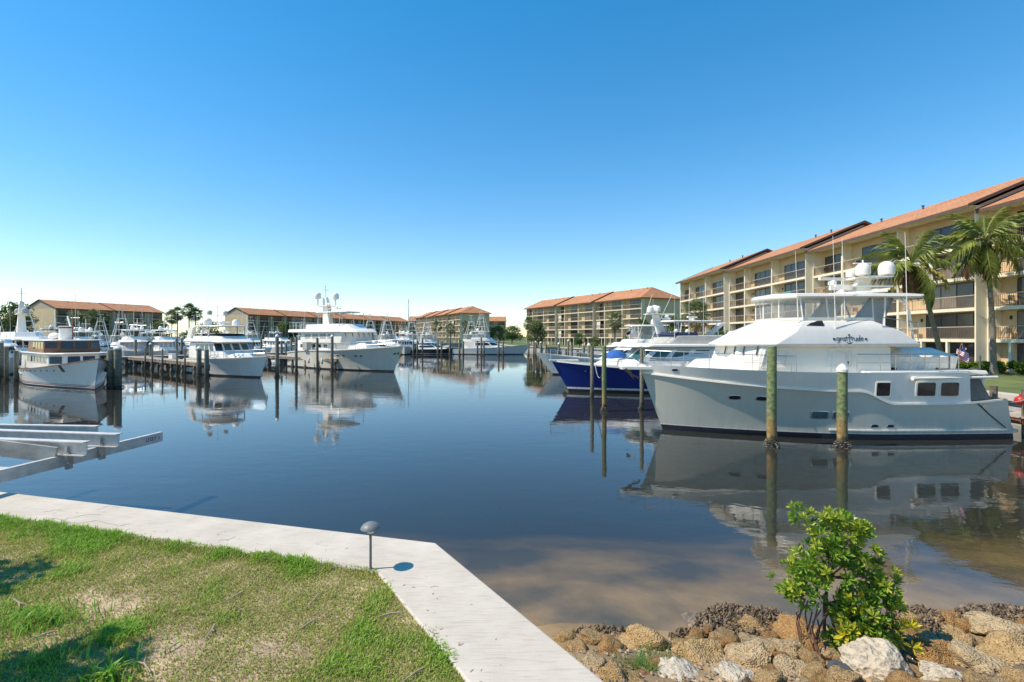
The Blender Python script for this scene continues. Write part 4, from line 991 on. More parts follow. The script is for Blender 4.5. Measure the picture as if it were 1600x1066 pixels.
bp_ = [H.pt(u, sh(u), 1, -.08) for u in (.4, .6, .8, .92)] + [Vector((8.6, .2, 2.3))]; rail(W, bp_ + [Vector((p.x, -p.y, p.z)) for p in bp_[::-1]], .75, .017, 1.2)
trk = Tier(plan(1, 5.6, 1.5, .9, 1.2), 1.9, plan(1, 4.6, 1.35, .8, 1), 2.45, 'foredeck_trunk', GEL, W, .1)
ho = Tier(plan(-5.2, 4.0, 1.95, 1.85, 1.1), 1.8, plan(-5.2, 2.3, 1.8, 1.6, .9), 3.25, 'house', GEL, W, .08)
ho.wins(4, 4, .02, .78, .42, .90, GLASSG, frame=GEL); ho.wins(0, 4, .22, .98, .42, .90, GLASSG); ho.wins(2, 3, .02, .98, .38, .92, GLASSG, frame=GEL); ho.win(3, .06, .94, .38, .92, GLASSG, frame=GEL); ho.win(1, .06, .94, .38, .92, GLASSG)
br = Tier(plan(-5.8, 3.3, 2.1, 1.95, 1.2), 3.25, plan(-5.8, 2.9, 2.05, 1.9, 1.2), 3.5, 'brow', GEL, W, .08)
fb_ = Tier(plan(-4.0, 1.4, 1.7, 1.6, .9), 3.5, plan(-4.0, .7, 1.65, 1.5, .9), 4.1, 'flybridge_coaming', COVERG, W, .08)
ws = Tier(plan(-1.5, 1.0, 1.55, 1.5, .8), 4.1, plan(-1.5, .6, 1.5, 1.45, .8), 4.3, 'windscreen', NAVY, W, .02)
Tier(plan(-3.2, .8, 1.4, 1.3, .7), 5.02, plan(-3.2, .75, 1.4, 1.3, .7), 5.14, 'hard_top', GEL, W, .05)
for x_ in (-2.9, -.2):
    for sd in (1, -1): MB().tube([(x_ - .1, sd*1.4, 4.0), (x_, sd*1.3, 5.03)], .035, 6).build('hard_top_post', STEEL, W)
k = MB(); k.loft([[(x_ + dx*f, y_*f, z) for dx, y_ in ((-.3, -.16), (.3, -.16), (.3, .16), (-.3, .16))] for x_, z, f in ((.35, 3.6, 1.3), (.95, 5.4, .85), (1.1, 5.9, .7))], 0, True, True); k.build('mast', GEL, W, bevel=.04)
MB().box(.6, 1.7, -.6, .6, 5.6, 5.66).build('mast_platform', GEL, W)
dome(W, (1.45, .35, 5.95), .26); dome(W, (.95, -.3, 6.05), .26); dome(W, (.95, .42, 5.98), .22); radar(W, (.2, .1, 5.35), 1.1); radar(W, (-1.6, .2, 5.14), .9, .4); MB().box(.0, .5, -.08, .28, 5.2, 5.35).build('radar_bracket', GEL, W)
k = MB(); k.loft([[(x_ + dx, y_, z) for dx, y_ in ((-.22, -.2), (.22, -.2), (.22, .2), (-.22, .2))] for x_, z in ((-2.6, 3.6), (-3.1, 4.3), (-3.6, 4.75), (-3.9, 5.0))], 0, True, True); k.build('crane_boom', GEL, W, bevel=.05)
MB().lathe([(.28, 0), (.32, .3), (.3, .7), (.2, .85), (.02, .9)], 12, (-4.3, .5, 3.5)).build('life_raft', GELW, W, smooth=40)
for x_, h in ((-.9, 3.4), (.1, 3.2), (-1.9, 3.6), (-3.4, 3.4), (1.6, 3.0)): whip(W, (x_, 1.5, 3.6), h)
k = MB()
for i in range(6): k.quad((2.9 + i*.1, 1.7 + .03*math.sin(i), 4.3 - i*.04), (3.0 + i*.1, 1.7 + .03*math.sin(i+1), 4.26 - i*.04), (3.0 + i*.1, 1.7, 4.56 - i*.06), (2.9 + i*.1, 1.7, 4.6 - i*.06), 0 if i < 3 else 1)
k.tube([(2.9, 1.7, 3.4), (2.9, 1.7, 4.65)], .015, 5); k.build('pennant', [FLW, FLB], W)

k = MB(); rg = random.Random(4)
k.loft([[(x_, y_*w_, 2.55 + z_*h_ + .07*math.sin(x_*7 + y_*5)) for y_, z_ in ((-1.0, -.35), (-.85, .3), (-.4, .75), (0, .95), (.4, .8), (.85, .25), (1.05, -.45))] for x_, w_, h_ in ((.2, .5, .35), (.6, .8, .75), (1.1, .95, .95), (1.6, 1., 1.), (2.1, .95, .8), (2.6, .8, .7), (3.0, .5, .4))], 0, False)
o = k.build('tarpaulin', TARP, smooth=50); tag(o, 'bright blue tarpaulin draped over gear on the foredeck of the blue yacht', 'tarp'); o.location = (W.location.x, W.location.y, 0); o.rotation_euler = (0, 0, R(180))
o.location.x -= 3.0; o.scale = (.58, .6, .5); o.location.z = 1.25

# ---- classic wooden yacht on the left
TH = R(-38)
C1 = boat('classic_yacht', 'classic white yacht with varnished mahogany cabins and a white funnel', 'yacht', (-31.4, 36.6), 16.5, TH)
H = Hull(16.5, 6.0, 2.3, rake=1.1, stern=.8, pd=1.9, pw=1.35, wl=.86, fl=1.6); sh = sheer(1.35, 1.35, 2.35)
H.shell([const(-.5), const(.02), const(.1), const(.15), const(.22), const(.26), const(.31), lambda u: .6*sh(u), sh], bands=[2, 2, 1, 0, 1, 0, 1, 1], mats=[BOOTR, GEL, BOOT], parent=C1); H.deck(sh, C1, WOODL, .12)
H.strip(sh, .07, C1, TEAK, 'cap_rail', off=.04)
for i in range(8): H.port(-2.2 + i*.95, 1.12 + .035*i, .16, .16, C1, BLACK, side=-1, n=10)
for sd in (-1, 1): H.port(5.55, 1.55, .42, .62, C1, BLACK, 'anchor_recess', side=sd, frame=GEL, pw=8)
MB().tube([H.pt(.998, .1, 1), H.pt(.998, 1.2, 1) + Vector((.02, 0, 0)), H.pt(.998, 2.3, 1)], .025, 5).build('stem_band', STEEL, C1)
H.strip(const(.85), .08, C1, GEL, 'guard_strake', .05, .35, .05)
t0_ = Tier(plan(-5.5, 4.3, 2.3, 1.9, .9), 1.3, plan(-5.5, 4.1, 2.25, 1.85, .85), 2.6, 'trunk_cabin', GEL, C1)
t0_.wins(0, 6, .25, .98, .45, .85, GLASS, frame=GEL); t0_.wins(2, 2, .05, .95, .40, .88, GLASS, frame=GEL); t0_.win(1, .1, .9, .40, .88, GLASS, frame=GEL); t0_.win(3, .1, .9, .4, .88, GLASS, frame=GEL)
Tier(plan(-5.6, 4.5, 2.4, 2.05, 1.0), 2.6, plan(-5.6, 4.45, 2.35, 2.0, 1.0), 2.68, 'cabin_top', GEL, C1)
t1_ = Tier(plan(-4.5, 1.8, 2.0, 1.8, .6), 2.68, plan(-4.5, 1.7, 1.95, 1.75, .6), 3.65, 'pilot_house', TEAK, C1)
t1_.wins(0, 4, .3, .98, .30, .88, GLASS); t1_.wins(2, 2, .04, .96, .30, .90, GLASS); t1_.win(1, .1, .9, .38, .88, GLASS); t1_.win(3, .1, .9, .38, .88, GLASS)
Tier(plan(-6.3, 2.2, 2.2, 2.0, .7), 3.65, plan(-6.3, 2.15, 2.15, 1.95, .7), 3.74, 'pilot_house_roof', GEL, C1)
for x_ in (-6.2, -5.4):
    for sd in (1, -1): MB().box(x_ - .05, x_ + .05, sd*1.45 - .05, sd*1.45 + .05, 1.3, 3.65).build('roof_post', TEAK, C1)
k = MB(); k.lathe([(.50, 0), (.48, 1.15), (.50, 1.2), (.44, 1.22)], 16, (-1.4, 0, 3.7)); fn = k.build('funnel', GEL, C1, smooth=40); MB().lathe([(.505, 1.02), (.512, 1.06), (.507, 1.12)], 16, (-1.4, 0, 3.7)).build('funnel_band', BOOTR, fn)
MB().tube([(-.6, .3, 3.7), (-.6, .3, 6.3)], [.06, .03], 6).build('signal_mast', TEAK, C1)
MB().tube([(-.6, .3, 4.2), (-2.6, .3, 5.8)], .06, 6).build('cargo_boom', GEL, C1)
k = MB(); k.ball((-3.6, -.4, 4.05), .55, 12, 8, (1.9, .7, .55)); k.build('covered_skiff', COVERW, C1, smooth=60)
rail(C1, [(-4.2, -1.3, 3.74), (-2.2, -1.3, 3.74)], .6, .02, .7)
k = MB(); k.ball((6.6, 1.05, 1.5), .28, 10, 7, (1, .8, 1.1)); k.build('bow_fender', BLACK, C1)

# ---- white flybridge sedan yacht
C2 = boat('motor_yacht', 'white flybridge yacht with three windscreen panes bow on between the docks', 'yacht', (-24.4, 47.2), 14.0, TH)
H = Hull(14, 4.9, 2.1, rake=1.3, pd=2.2, pw=1.5, wl=.84, fl=1.5); sh = sheer(1.5, 1.75, 2.1); basic_hull(H, C2, sh, GEL); H.strip(sh, .08, C2, GELW, 'rub_rail')
bp_ = [H.pt(u, sh(u), 1, -.1) for u in (.5, .65, .8, .92, .985)]; rail(C2, bp_ + [Vector((p.x, -p.y, p.z)) for p in bp_[::-1]], .7, .02, .9)
Tier(plan(-1, 4.6, 1.7, 1.1, 1.4), 1.8, plan(-1, 3.2, 1.6, 1, 1.2), 2.3, 'foredeck_trunk', GEL, C2, .1)
ho = Tier(plan(-5.2, 2.7, 2.1, 2.0, .7, .7), 1.7, plan(-5.2, 1.2, 1.95, 1.8, .6, .7), 3.4, 'house', GEL, C2, .08)
ho.wins(2, 3, .01, .99, .50, .93, GLASST, frame=GEL); ho.win(1, .08, .95, .50, .93, GLASS); ho.win(3, .05, .92, .50, .93, GLASS); ho.wins(0, 4, .25, .98, .48, .90, GLASS); ho.wins(4, 4, .02, .75, .48, .9, GLASS)
Tier(plan(-6.2, 2.3, 2.3, 2.1, 1.0, .7), 3.4, plan(-6.2, 1.3, 2.2, 2.0, .8, .7), 3.78, 'brow', GEL, C2, .12)
fb_ = Tier(plan(-4.5, .9, 1.9, 1.8, .8), 3.75, plan(-4.5, .5, 1.85, 1.75, .8), 4.05, 'flybridge_coaming', GEL, C2); Tier(plan(-1.5, .5, 1.8, 1.7, .7), 4.05, plan(-1.5, .1, 1.75, 1.6, .7), 4.32, 'venturi_screen', BLACK, C2, .02)
Tier(plan(-4.6, .7, 1.95, 1.85, 1.0), 5.05, plan(-4.6, .6, 1.9, 1.75, 1.0), 5.18, 'hard_top', GEL, C2, .06)
for x_ in (-.4, -2.2, -4.2):
    for sd in (1, -1): MB().tube([(x_ - .25, sd*1.8, 4.0), (x_, sd*1.7, 5.06)], .06, 6).build('hard_top_post', GEL, C2)
k = MB(); k.loft([[(x_ + dx, y_, z) for dx, y_ in ((-.7, -2.0), (.5, -2.0), (.5, -1.75), (-.7, -1.75))] for x_, z in ((-5.4, 3.7), (-4.6, 5.0))], 0, True, True); k.build('radar_arch', GEL, C2, bevel=.05)
dome(C2, (-2.4, -1.2, 5.6), .42); dome(C2, (-1.4, 1.2, 5.5), .38); dome(C2, (-3.3, 0.6, 5.5), .3); radar(C2, (-2.2, .1, 5.3), 1.5, 1.4)
k = MB(); k.tube([(-3, 0, 5.15), (-3, 0, 7.4)], .04, 6); k.tube([(-3, -.8, 6.3), (-3, .8, 6.3)], .03, 5); k.build('mast', GEL, C2); dome(C2, (-3, -.8, 6.6), .26, mt=COVERG); dome(C2, (-3, .8, 6.6), .26, mt=COVERG)
for sd in (1, -1): whip(C2, (-1, sd*1.7, 5.1), 3.5)
for i in range(3): k = MB(); k.ball((3.4 + .5*i, -.9 + .15*i, 2.15), .13, 8, 6, (1, 1, .9)); k.build('deck_fitting', STEEL, C2)

# ---- large white expedition yacht with tall mast
C3 = boat('motor_yacht', 'tall white expedition yacht with a high radar mast left of the channel', 'yacht', (-13.4, 55.2), 19.5, TH)
H = Hull(19.5, 5.8, 2.9, rake=1.7, pd=2.5, pw=1.6, wl=.88, fl=1.5); sh = sheer(1.9, 2.3, 2.95); basic_hull(H, C3, sh, CREAM); H.strip(sh, .12, C3, GEL, 'rub_rail', off=.06)
for x_ in (2.3, 3.3, 5.2, 6.0): H.port(x_, 1.75, .42, .2, C3, BLACK, side=-1, pw=5, frame=GEL)
MB().frus([(8.9, -.5), (11.3, -.3), (11.3, .3), (8.9, .5)], 2.95, [(8.9, -.5), (11.3, -.3), (11.3, .3), (8.9, .5)], 3.1).build('bow_pulpit', GEL, C3)
k = MB(); k.tube([(11.0, 0, 2.95), (10.7, 0, 2.3), (10.2, .4, 2.0)], .08, 6); k.tube([(10.7, 0, 2.3), (10.2, -.4, 2.0)], .08, 6); k.tube([(10.75, 0, 2.9), (10.6, 0, 2.0)], .2, 8); k.build('anchor', BLACK, C3)
k = Tier(plan(-8, 6.2, 2.2, 1.6, 1.6), 2.2, plan(-8, 5.4, 2.1, 1.5, 1.5), 3.25, 'main_deck_house', GEL, C3, .08); k.wins(0, 5, .08, .6, .35, .8, GLASS, frame=GEL); k.win(0, .62, .72, .05, .85, GELW, 'door', frame=COVERG)
bp_ = [H.pt(u, sh(u), 1, -.1) for u in (.45, .6, .75, .88, .96)] + [Vector((11.2, .3, 3.1))]; rail(C3, bp_ + [Vector((p.x, -p.y, p.z)) for p in bp_[::-1]], .8, .022, 1.3)
ho = Tier(plan(-6.5, 3.9, 2.3, 2.2, 1.3, .5), 3.2, plan(-6.5, 4.1, 2.25, 2.15, 1.3, .5), 4.55, 'pilot_house', GELW, C3, .06)
for f_, n_ in ((1, 2), (2, 3), (3, 2)):
    ho.wins(f_, n_, .03, .97, .35, .88, COVERW, name='window_cover')
    for i in range(n_): a = ho.at(f_, (i + .4) / n_, .93); k = MB(); k.tube([a + Vector((.05, 0, 0)), a + Vector((.1, .12, -.5))], .03, 5); k.build('wiper', BLACK, C3)
ho.wins(0, 4, .1, .85, .4, .85, COVERG, name='window_cover')
Tier(plan(-9.0, 4.9, 2.7, 2.5, 1.6, .55), 4.5, plan(-9.0, 4.0, 2.6, 2.3, 1.4, .55), 4.95, 'upper_deck', GEL, C3, .12)
fb_ = Tier(plan(-5.5, 3.3, 2.2, 2.0, 1.3), 4.9, plan(-5.5, 2.2, 2.1, 1.9, 1.2), 5.55, 'flybridge_coaming', GEL, C3, .1)
rail(C3, [(-8.8, -2.5, 4.95), (-7, -2.5, 4.95), (-5.5, -2.4, 4.95)], .9, .03, .8); rail(C3, [(-8.8, -2.5, 4.95), (-8.8, 2.5, 4.95)], .9, .03, .8)
Tier(plan(-3.5, 2.0, 1.9, 1.7, 1), 7.0, plan(-3.5, 1.9, 1.85, 1.6, 1), 7.12, 'hard_top', GEL, C3, .05)
for x_ in (-3.2, -.6, 1.6):
    for sd in (1, -1): MB().tube([(x_, sd*1.75, 5.3), (x_, sd*1.65, 7.02)], .04, 6).build('hard_top_post', STEEL, C3)
k = MB(); k.loft([[(x_ + dx*f, y_*f, z) for dx, y_ in ((-.6, -.3), (.6, -.3), (.6, .3), (-.6, .3))] for x_, z, f in ((-3.6, 5.0, 1.3), (-3.9, 7.2, 1.0), (-4.2, 8.7, .8), (-4.3, 9.2, .5))], 0, True, True); k.build('mast', GEL, C3, bevel=.06)
MB().box(-5.0, -2.6, -.9, .9, 7.9, 8.0).build('mast_platform', GEL, C3); MB().box(-3.2, -1.2, -.3, .3, 7.55, 7.64).build('radar_platform', GEL, C3)
dome(C3, (-4.9, -.75, 9.35), .45); dome(C3, (-3.2, .75, 9.3), .45); MB().tube([(-4.9, -.75, 8.0), (-4.9, -.75, 9.0)], .1, 6).build('dome_post', GEL, C3); MB().tube([(-3.2, .75, 8.0), (-3.2, .75, 9.0)], .1, 6).build('dome_post', GEL, C3)
radar(C3, (-1.7, 0, 7.64), 2.0, .3); radar(C3, (-2.8, -.4, 8.0), 1.4, .2)
k = MB(); k.tube([(-4.3, 0, 9.1), (-4.3, 0, 10.6)], .05, 6); k.tube([(-4.3, -.5, 10.1), (-4.3, .5, 10.1)], .03, 5); k.ball((-4.3, 0, 10.6), .1, 6, 5); k.build('mast_top', GEL, C3)
for sd in (1, -1): whip(C3, (-6.2, sd*1.9, 4.95), 4.5)
whip(C3, (1.7, -1.6, 7.1), 1.6); MB().box(-4.6, -3.6, -3.0, -2.4, 2.3, 3.3).build('gangway_locker', COVERG, C3)

# ---- generic berthed boats further off
def flybridge_boat(label, bow, L, th, seed, hullm=None, cover=None, hard=True, group=None, mast=True):
    g = random.Random(seed); t_ = boat('motor_yacht', label, 'yacht', bow, L, th, group); f = L / 14
    H = Hull(L, .33*L, 2.0*f, rake=1.2*f, pd=2.2, pw=1.6, wl=.86); sh = sheer(1.45*f, 1.6*f, 2.05*f); basic_hull(H, t_, sh, hullm or GEL, deckm=GEL)
    bw = .16 * L
    bp = [H.pt(u, sh(u), 1, -.1) for u in (.5, .7, .88, .98)]; rail(t_, bp + [Vector((p.x, -p.y, p.z)) for p in bp[::-1]], .7, .025, 1.3)
    ho = Tier(plan(-.38*L, .22*L, bw*.85, bw*.8, .07*L), 1.5*f, plan(-.38*L, .1*L, bw*.78, bw*.7, .06*L), 3.15*f, 'house', cover or GEL, t_, .08)
    wm_ = GLASS if not cover else COVERG
    ho.wins(2, 3, .02, .98, .48, .92, wm_, frame=GEL); ho.win(1, .06, .94, .48, .92, wm_); ho.win(3, .06, .94, .48, .92, wm_); ho.wins(0, 4, .1, .95, .45, .88, wm_); ho.wins(4, 4, .05, .9, .45, .88, wm_)
    Tier(plan(-.44*L, .16*L, bw*.95, bw*.85, .09*L), 3.15*f, plan(-.44*L, .1*L, bw*.9, bw*.8, .08*L), 3.5*f, 'brow', GEL, t_, .1)
    c_ = Tier(plan(-.3*L, .06*L, bw*.75, bw*.7, .06*L), 3.5*f, plan(-.3*L, .03*L, bw*.72, bw*.66, .06*L), 4.0*f, 'flybridge_coaming', GEL, t_, .06)
    if hard:
        Tier(plan(-.32*L, .03*L, bw*.8, bw*.75, .06*L), 4.95*f, plan(-.32*L, .02*L, bw*.78, bw*.7, .06*L), 5.08*f, 'hard_top', GEL if g.random() < .6 else NAVY, t_, .05)
        for x_ in (-.28*L, -.02*L):
            for sd in (1, -1): MB().tube([(x_, sd*bw*.72, 3.9*f), (x_, sd*bw*.68, 4.97*f)], .04, 5).build('hard_top_post', GEL, t_)
    else:
        k = MB(); k.loft([[(x_, -bw*.75, 3.5*f), (x_ - .35, -bw*.7, 4.7*f), (x_ - .35, bw*.7, 4.7*f), (x_, bw*.75, 3.5*f)] for x_ in (-.28*L, -.24*L)], 0, False); k.build('radar_arch', GEL, t_, smooth=20)
    if mast:
        zt = (5.05 if hard else 4.6) * f
        k = MB(); k.tube([(-.2*L, 0, zt), (-.22*L, 0, zt + 1.8)], [.09, .04], 6); k.tube([(-.215*L, -.5, zt + 1.1), (-.215*L, .5, zt + 1.1)], .03, 5); k.build('mast', GEL, t_)
        dome(t_, (-.17*L, -.5, zt + .35), .3); dome(t_, (-.26*L, .5, zt + .35), .26); radar(t_, (-.12*L, .1, zt), 1.2, .7)
        for sd in (1, -1): whip(t_, (-.1*L, sd*bw*.7, 3.6*f), g.uniform(3.5, 5), (-.4, 0))
    return t_
def sportfisher(label, bow, L, th, seed, tower=True, hullm=None, group=None):
    g = random.Random(seed); t_ = boat('sport_fisher', label, 'fishing boat', bow, L, th, group); f = L / 15
    H = Hull(L, .32*L, 2.1*f, rake=1.6*f, pd=2.1, pw=1.5, wl=.84, fl=1.5); sh = sheer(1.1*f, 1.35*f, 2.2*f); basic_hull(H, t_, sh, hullm or GEL); bw = .15*L
    H.port(.1*L, 1.1*f, .5, .25, t_, BLACK, side=1 if th > -1 else -1, pw=4)
    ho = Tier(plan(-.18*L, .22*L, bw*.9, bw*.8, .1*L), 1.3*f, plan(-.18*L, .06*L, bw*.8, bw*.7, .06*L), 2.75*f, 'deck_house', GEL, t_, .12)
    for fc, u0, u1 in ((0, .1, .95), (1, .03, .97), (2, .0, 1.), (3, .03, .97), (4, .05, .9)): ho.win(fc, u0, u1, .42, .80, GLASS)
    Tier(plan(-.22*L, .08*L, bw*.85, bw*.75, .07*L), 2.75*f, plan(-.22*L, .03*L, bw*.82, bw*.66, .06*L), 3.5*f, 'flybridge', GEL, t_, .12)
    k = MB(); k.frus(plan(-.2*L, 0, bw*.75, bw*.7, .05*L), 3.55*f, plan(-.2*L, 0, bw*.72, bw*.62, .05*L), 4.75*f, top=False, bot=False); k.build('enclosure', CLEAR, t_)
    Tier(plan(-.22*L, .02*L, bw*.82, bw*.75, .06*L), 4.75*f, plan(-.22*L, .02*L, bw*.8, bw*.7, .06*L), 4.87*f, 'hard_top', GEL, t_, .04)
    for x_ in (-.2*L, -.03*L):
        for sd in (1, -1): MB().tube([(x_, sd*bw*.78, 3.3*f), (x_, sd*bw*.74, 4.76*f)], .04, 5).build('hard_top_post', GEL, t_)
    if tower:
        zt = 4.87*f; k = MB()
        for sx, sy in ((-1, -1), (1, -1), (1, 1), (-1, 1)): k.tube([(-.1*L + sx*.09*L, sy*bw*.75, zt - 1.2), (-.1*L + sx*.035*L, sy*bw*.28, zt + 3.0)], .05, 6)
        for q in (.35, .7):
            pts_ = [(-.1*L + sx*lerp(.075, .035, q)*L, sy*bw*lerp(.62, .28, q), zt + 3*q) for sx, sy in ((-1,-1),(1,-1),(1,1),(-1,1),(-1,-1))]; k.tube(pts_, .03, 5, cap=False)
        k.build('tuna_tower', GEL, t_)
        MB().box(-.1*L - .6, -.1*L + .6, -.55, .55, zt + 2.95, zt + 3.05).build('tower_platform', GEL, t_)
        rail(t_, [(-.1*L - .55, -.5, zt + 3.05), (-.1*L + .55, -.5, zt + 3.05), (-.1*L + .55, .5, zt + 3.05), (-.1*L - .55, .5, zt + 3.05)], .8, .03, .8)
        MB().box(-.1*L - .5, -.1*L + .5, -.5, .5, zt + 4.5, zt + 4.56).build('tower_shade', GEL, t_)
        MB().tube([(-.1*L - .45, 0, zt + 3.05), (-.1*L - .45, 0, zt + 4.5)], .035, 5).build('shade_post', GEL, t_)
    for sd in (1, -1): MB().tube([(-.05*L, sd*bw*.85, 1.6*f), (-.22*L, sd*bw*1.6, 8.2*f)], [.05, .02], 5).build('outrigger', GEL, t_)
    dome(t_, (-.16*L, 0, 5.2*f), .3)
    return t_
def B_(px, Y): p = at(px, 526, Y); return (p.x, p.y)
sportfisher('white sport fishing boat without tower lying beyond the blue yacht', B_(858 + 6, 51), 16, R(180), 1, tower=False)
sportfisher('white sport fishing boat with tall tower in the middle of the far channel', B_(818, 108), 16, R(-12), 2)
sportfisher('sport fishing boat with tower seen stern on left of the channel', (at(728, 526, 112).x + 2, 126), 14, R(82), 3)
sportfisher('sport fishing boat with tower furthest left in the far cluster', B_(652, 116), 14, R(-70), 4)
sportfisher('sport fishing boat with tower third from the left in the far cluster', B_(672, 119), 14, R(-75), 5)
sportfisher('low sport fishing boat behind the dark hulled express cruiser', B_(697, 122), 13, R(-50), 6, tower=False)
sportfisher('sport fishing boat behind the bow of the expedition yacht', B_(612, 102), 14, R(-70), 7)
sportfisher('sport fishing boat just right of the expedition yacht pilothouse', B_(588, 104), 14, R(-65), 8)
flybridge_boat('white yacht showing over the foredeck of the expedition yacht', B_(632, 106), 13, R(-80), 11)
flybridge_boat('yacht under grey canvas bow on behind the left dock', B_(196, 69), 14, R(-60), 12, cover=COVERG)
flybridge_boat('yacht with pale canvas screens right of the grey canvas yacht', B_(262, 72), 14, R(-52), 13, cover=COVERW)
flybridge_boat('white yacht with domes behind the classic yacht funnel', B_(136, 62), 13, R(-48), 14)
flybridge_boat('white yacht at the far left edge behind the dock', B_(12, 50), 13, R(-35), 15, hard=False)
flybridge_boat('small white yacht in the distance right of the three pane flybridge yacht', B_(420, 92), 13, R(-38), 16, mast=True)
flybridge_boat('white yacht half hidden between the left docks', B_(285, 88), 13, R(-45), 17)
flybridge_boat('distant white yacht right of the covered boats', B_(345, 96), 13, R(-40), 18)
flybridge_boat('distant white yacht under the long block', B_(462, 112), 13, R(-40), 19)
flybridge_boat('white yacht close behind the pilothouse of the classic yacht', B_(92, 68), 14, R(-45), 20)
flybridge_boat('small white yacht moored before the shore shrubs', B_(905, 72), 11, R(180), 21, hard=False, mast=False)
flybridge_boat('white cruiser moored beyond the sport fishing boat on the right bank', B_(960, 62), 12, R(180), 22, hard=True)
ex = boat('express_cruiser', 'low express cruiser with dark hull and white deck in the far cluster', 'motor boat', B_(716, 110), 11, R(-8))
H = Hull(11, 3.4, 1.5, rake=1.1); sh = sheer(1.0, 1.15, 1.45); basic_hull(H, ex, sh, mat('black_hull', (.03, .03, .035), .3, .1, 2), stripe=GEL); t_ = Tier(plan(-3.8, 3.2, 1.35, 1.0, 1.6), 1.1, plan(-3.6, .6, 1.15, .8, .8), 2.1, 'cabin', GEL, ex, .1); t_.win(4, .1, .9, .45, .85, GLASS); t_.win(0, .1, .9, .45, .85, GLASS); t_.win(2, 0, 1, .4, .9, GLASS); t_.win(1, 0, 1, .4, .9, GLASS); t_.win(3, 0, 1, .4, .9, GLASS)
Tier(plan(-3.4, .4, 1.2, 1.0, .6), 2.6, plan(-3.3, .3, 1.15, .9, .6), 2.72, 'hard_top', GEL, ex, .04); [MB().tube([(x_, sd*1.05, 2.0), (x_, sd*1.0, 2.62)], .04, 5).build('hard_top_post', GEL, ex) for x_ in (-3, -.4) for sd in (1, -1)]
# white trawler with a broad signal mast at far left
tr = flybridge_boat('large white trawler with a tall tapered signal mast at far left', B_(52, 56), 16, R(-40), 30, hard=False, mast=False)
k = MB(); k.loft([[(-3.6 + dx*f, y_*f, z) for dx, y_ in ((-.5, -.4), (.5, -.4), (.5, .4), (-.5, .4))] for z, f in ((4.2, 1.2), (8.2, .55), (8.6, .4))], 0, True, True); k.build('signal_mast', GELW, tr, bevel=.05)
k = MB(); k.tube([(-3.6, 0, 8.5), (-3.6, 0, 10.3)], .06, 6); k.tube([(-3.6, -.5, 9.6), (-3.6, .5, 9.6)], .03, 5); k.build('mast_top', GEL, tr); MB().box(-5.4, -1.6, -.5, .5, 6.9, 6.97).build('mast_platform', GEL, tr); dome(tr, (-5.0, -.2, 7.35), .36, mt=COVERG); dome(tr, (-2.1, .2, 7.35), .36, mt=COVERG)
# sailing boat
sb = boat('sailing_boat', 'sailing boat with bare mast in the far cluster', 'sailboat', B_(640, 112), 11, R(-75))
H = Hull(11, 3.2, 1.4, rake=1.2, stern=.6); sh = sheer(1.0, 1.0, 1.35); basic_hull(H, sb, sh, GEL); Tier(plan(-1.5, 2.4, .9, .6, .8), 1.0, plan(-1.4, 2.0, .8, .5, .7), 1.5, 'coach_roof', GEL, sb, .06)
MB().tube([(1, 0, 1.0), (1, 0, 13.2)], [.09, .06], 7).build('mast', STEEL, sb); MB().tube([(.9, 0, 2.2), (-3.6, 0, 2.3)], .07, 6).build('boom', STEEL, sb); k = MB(); k.loft([[(x_, .16*math.cos(a), 2.42 + .16*math.sin(a)) for a in (0, 1.57, 3.14, 4.71)] for x_ in (.7, -3.4)], 0, True, True); k.build('sail_cover', TARP, sb)
k = MB(); k.tube([(1, 0, 13.1), (6.0, 0, 1.4)], .02, 4); k.tube([(1, 0, 13.1), (-5.2, 0, 1.1)], .02, 4); k.tube([(1, 0, 13.1), (1, 1.5, 1.1)], .02, 4); k.tube([(1, 0, 13.1), (1, -1.5, 1.1)], .02, 4); k.build('rigging', STEEL, sb, kind='stuff')

for i, (px, Y, L, th, kind) in enumerate(sorted([(176, 82, 13, -60, 0), (232, 84, 13, -55, 1), (318, 104, 13, -45, 0), (372, 106, 13, -45, 1), (394, 118, 14, -60, 0), (440, 122, 13, -50, 1), (480, 126, 13, -60, 0), (110, 84, 14, -55, 1), (30, 76, 14, -50, 0), (560, 118, 13, -70, 1), (600, 122, 13, -75, 0), (625, 124, 14, -80, 1), (662, 130, 13, -85, 0), (744, 128, 13, -95, 1), (64, 92, 14, -50, 1), (150, 98, 13, -55, 0)])):
    lb = f"white {'flybridge yacht' if kind else 'fishing boat with tower'}, {ORD[i]} from the left of the boats crowding the back rows"
    (sportfisher if kind == 0 else flybridge_boat)(lb, B_(px, Y), L, R(th), 60 + i, group='boats crowding the back rows')
for i, (px, Y, h) in enumerate([(118, 88, 11), (122, 88, 8), (186, 95, 10), (209, 92, 9), (222, 96, 9), (655, 125, 12), (500, 120, 10)]):
    p = at(px, 526, Y); t_ = thing('mast_pole', f'{ORD[i]} thin bare mast from the left rising over the back row boats', 'mast', (p.x, p.y, .8), 0, 'thin masts over the back rows')
    MB().tube([(0, 0, 0), (0, 0, h)], [.07, .03], 6).build('pole', STEEL, t_); MB().tube([(-.8, 0, h*.6), (.8, 0, h*.6)], .03, 5).build('spreader', STEEL, t_); MB().box(-1.1, 1.1, -.8, .8, -.9, .15).build('base_deck', GEL, t_)
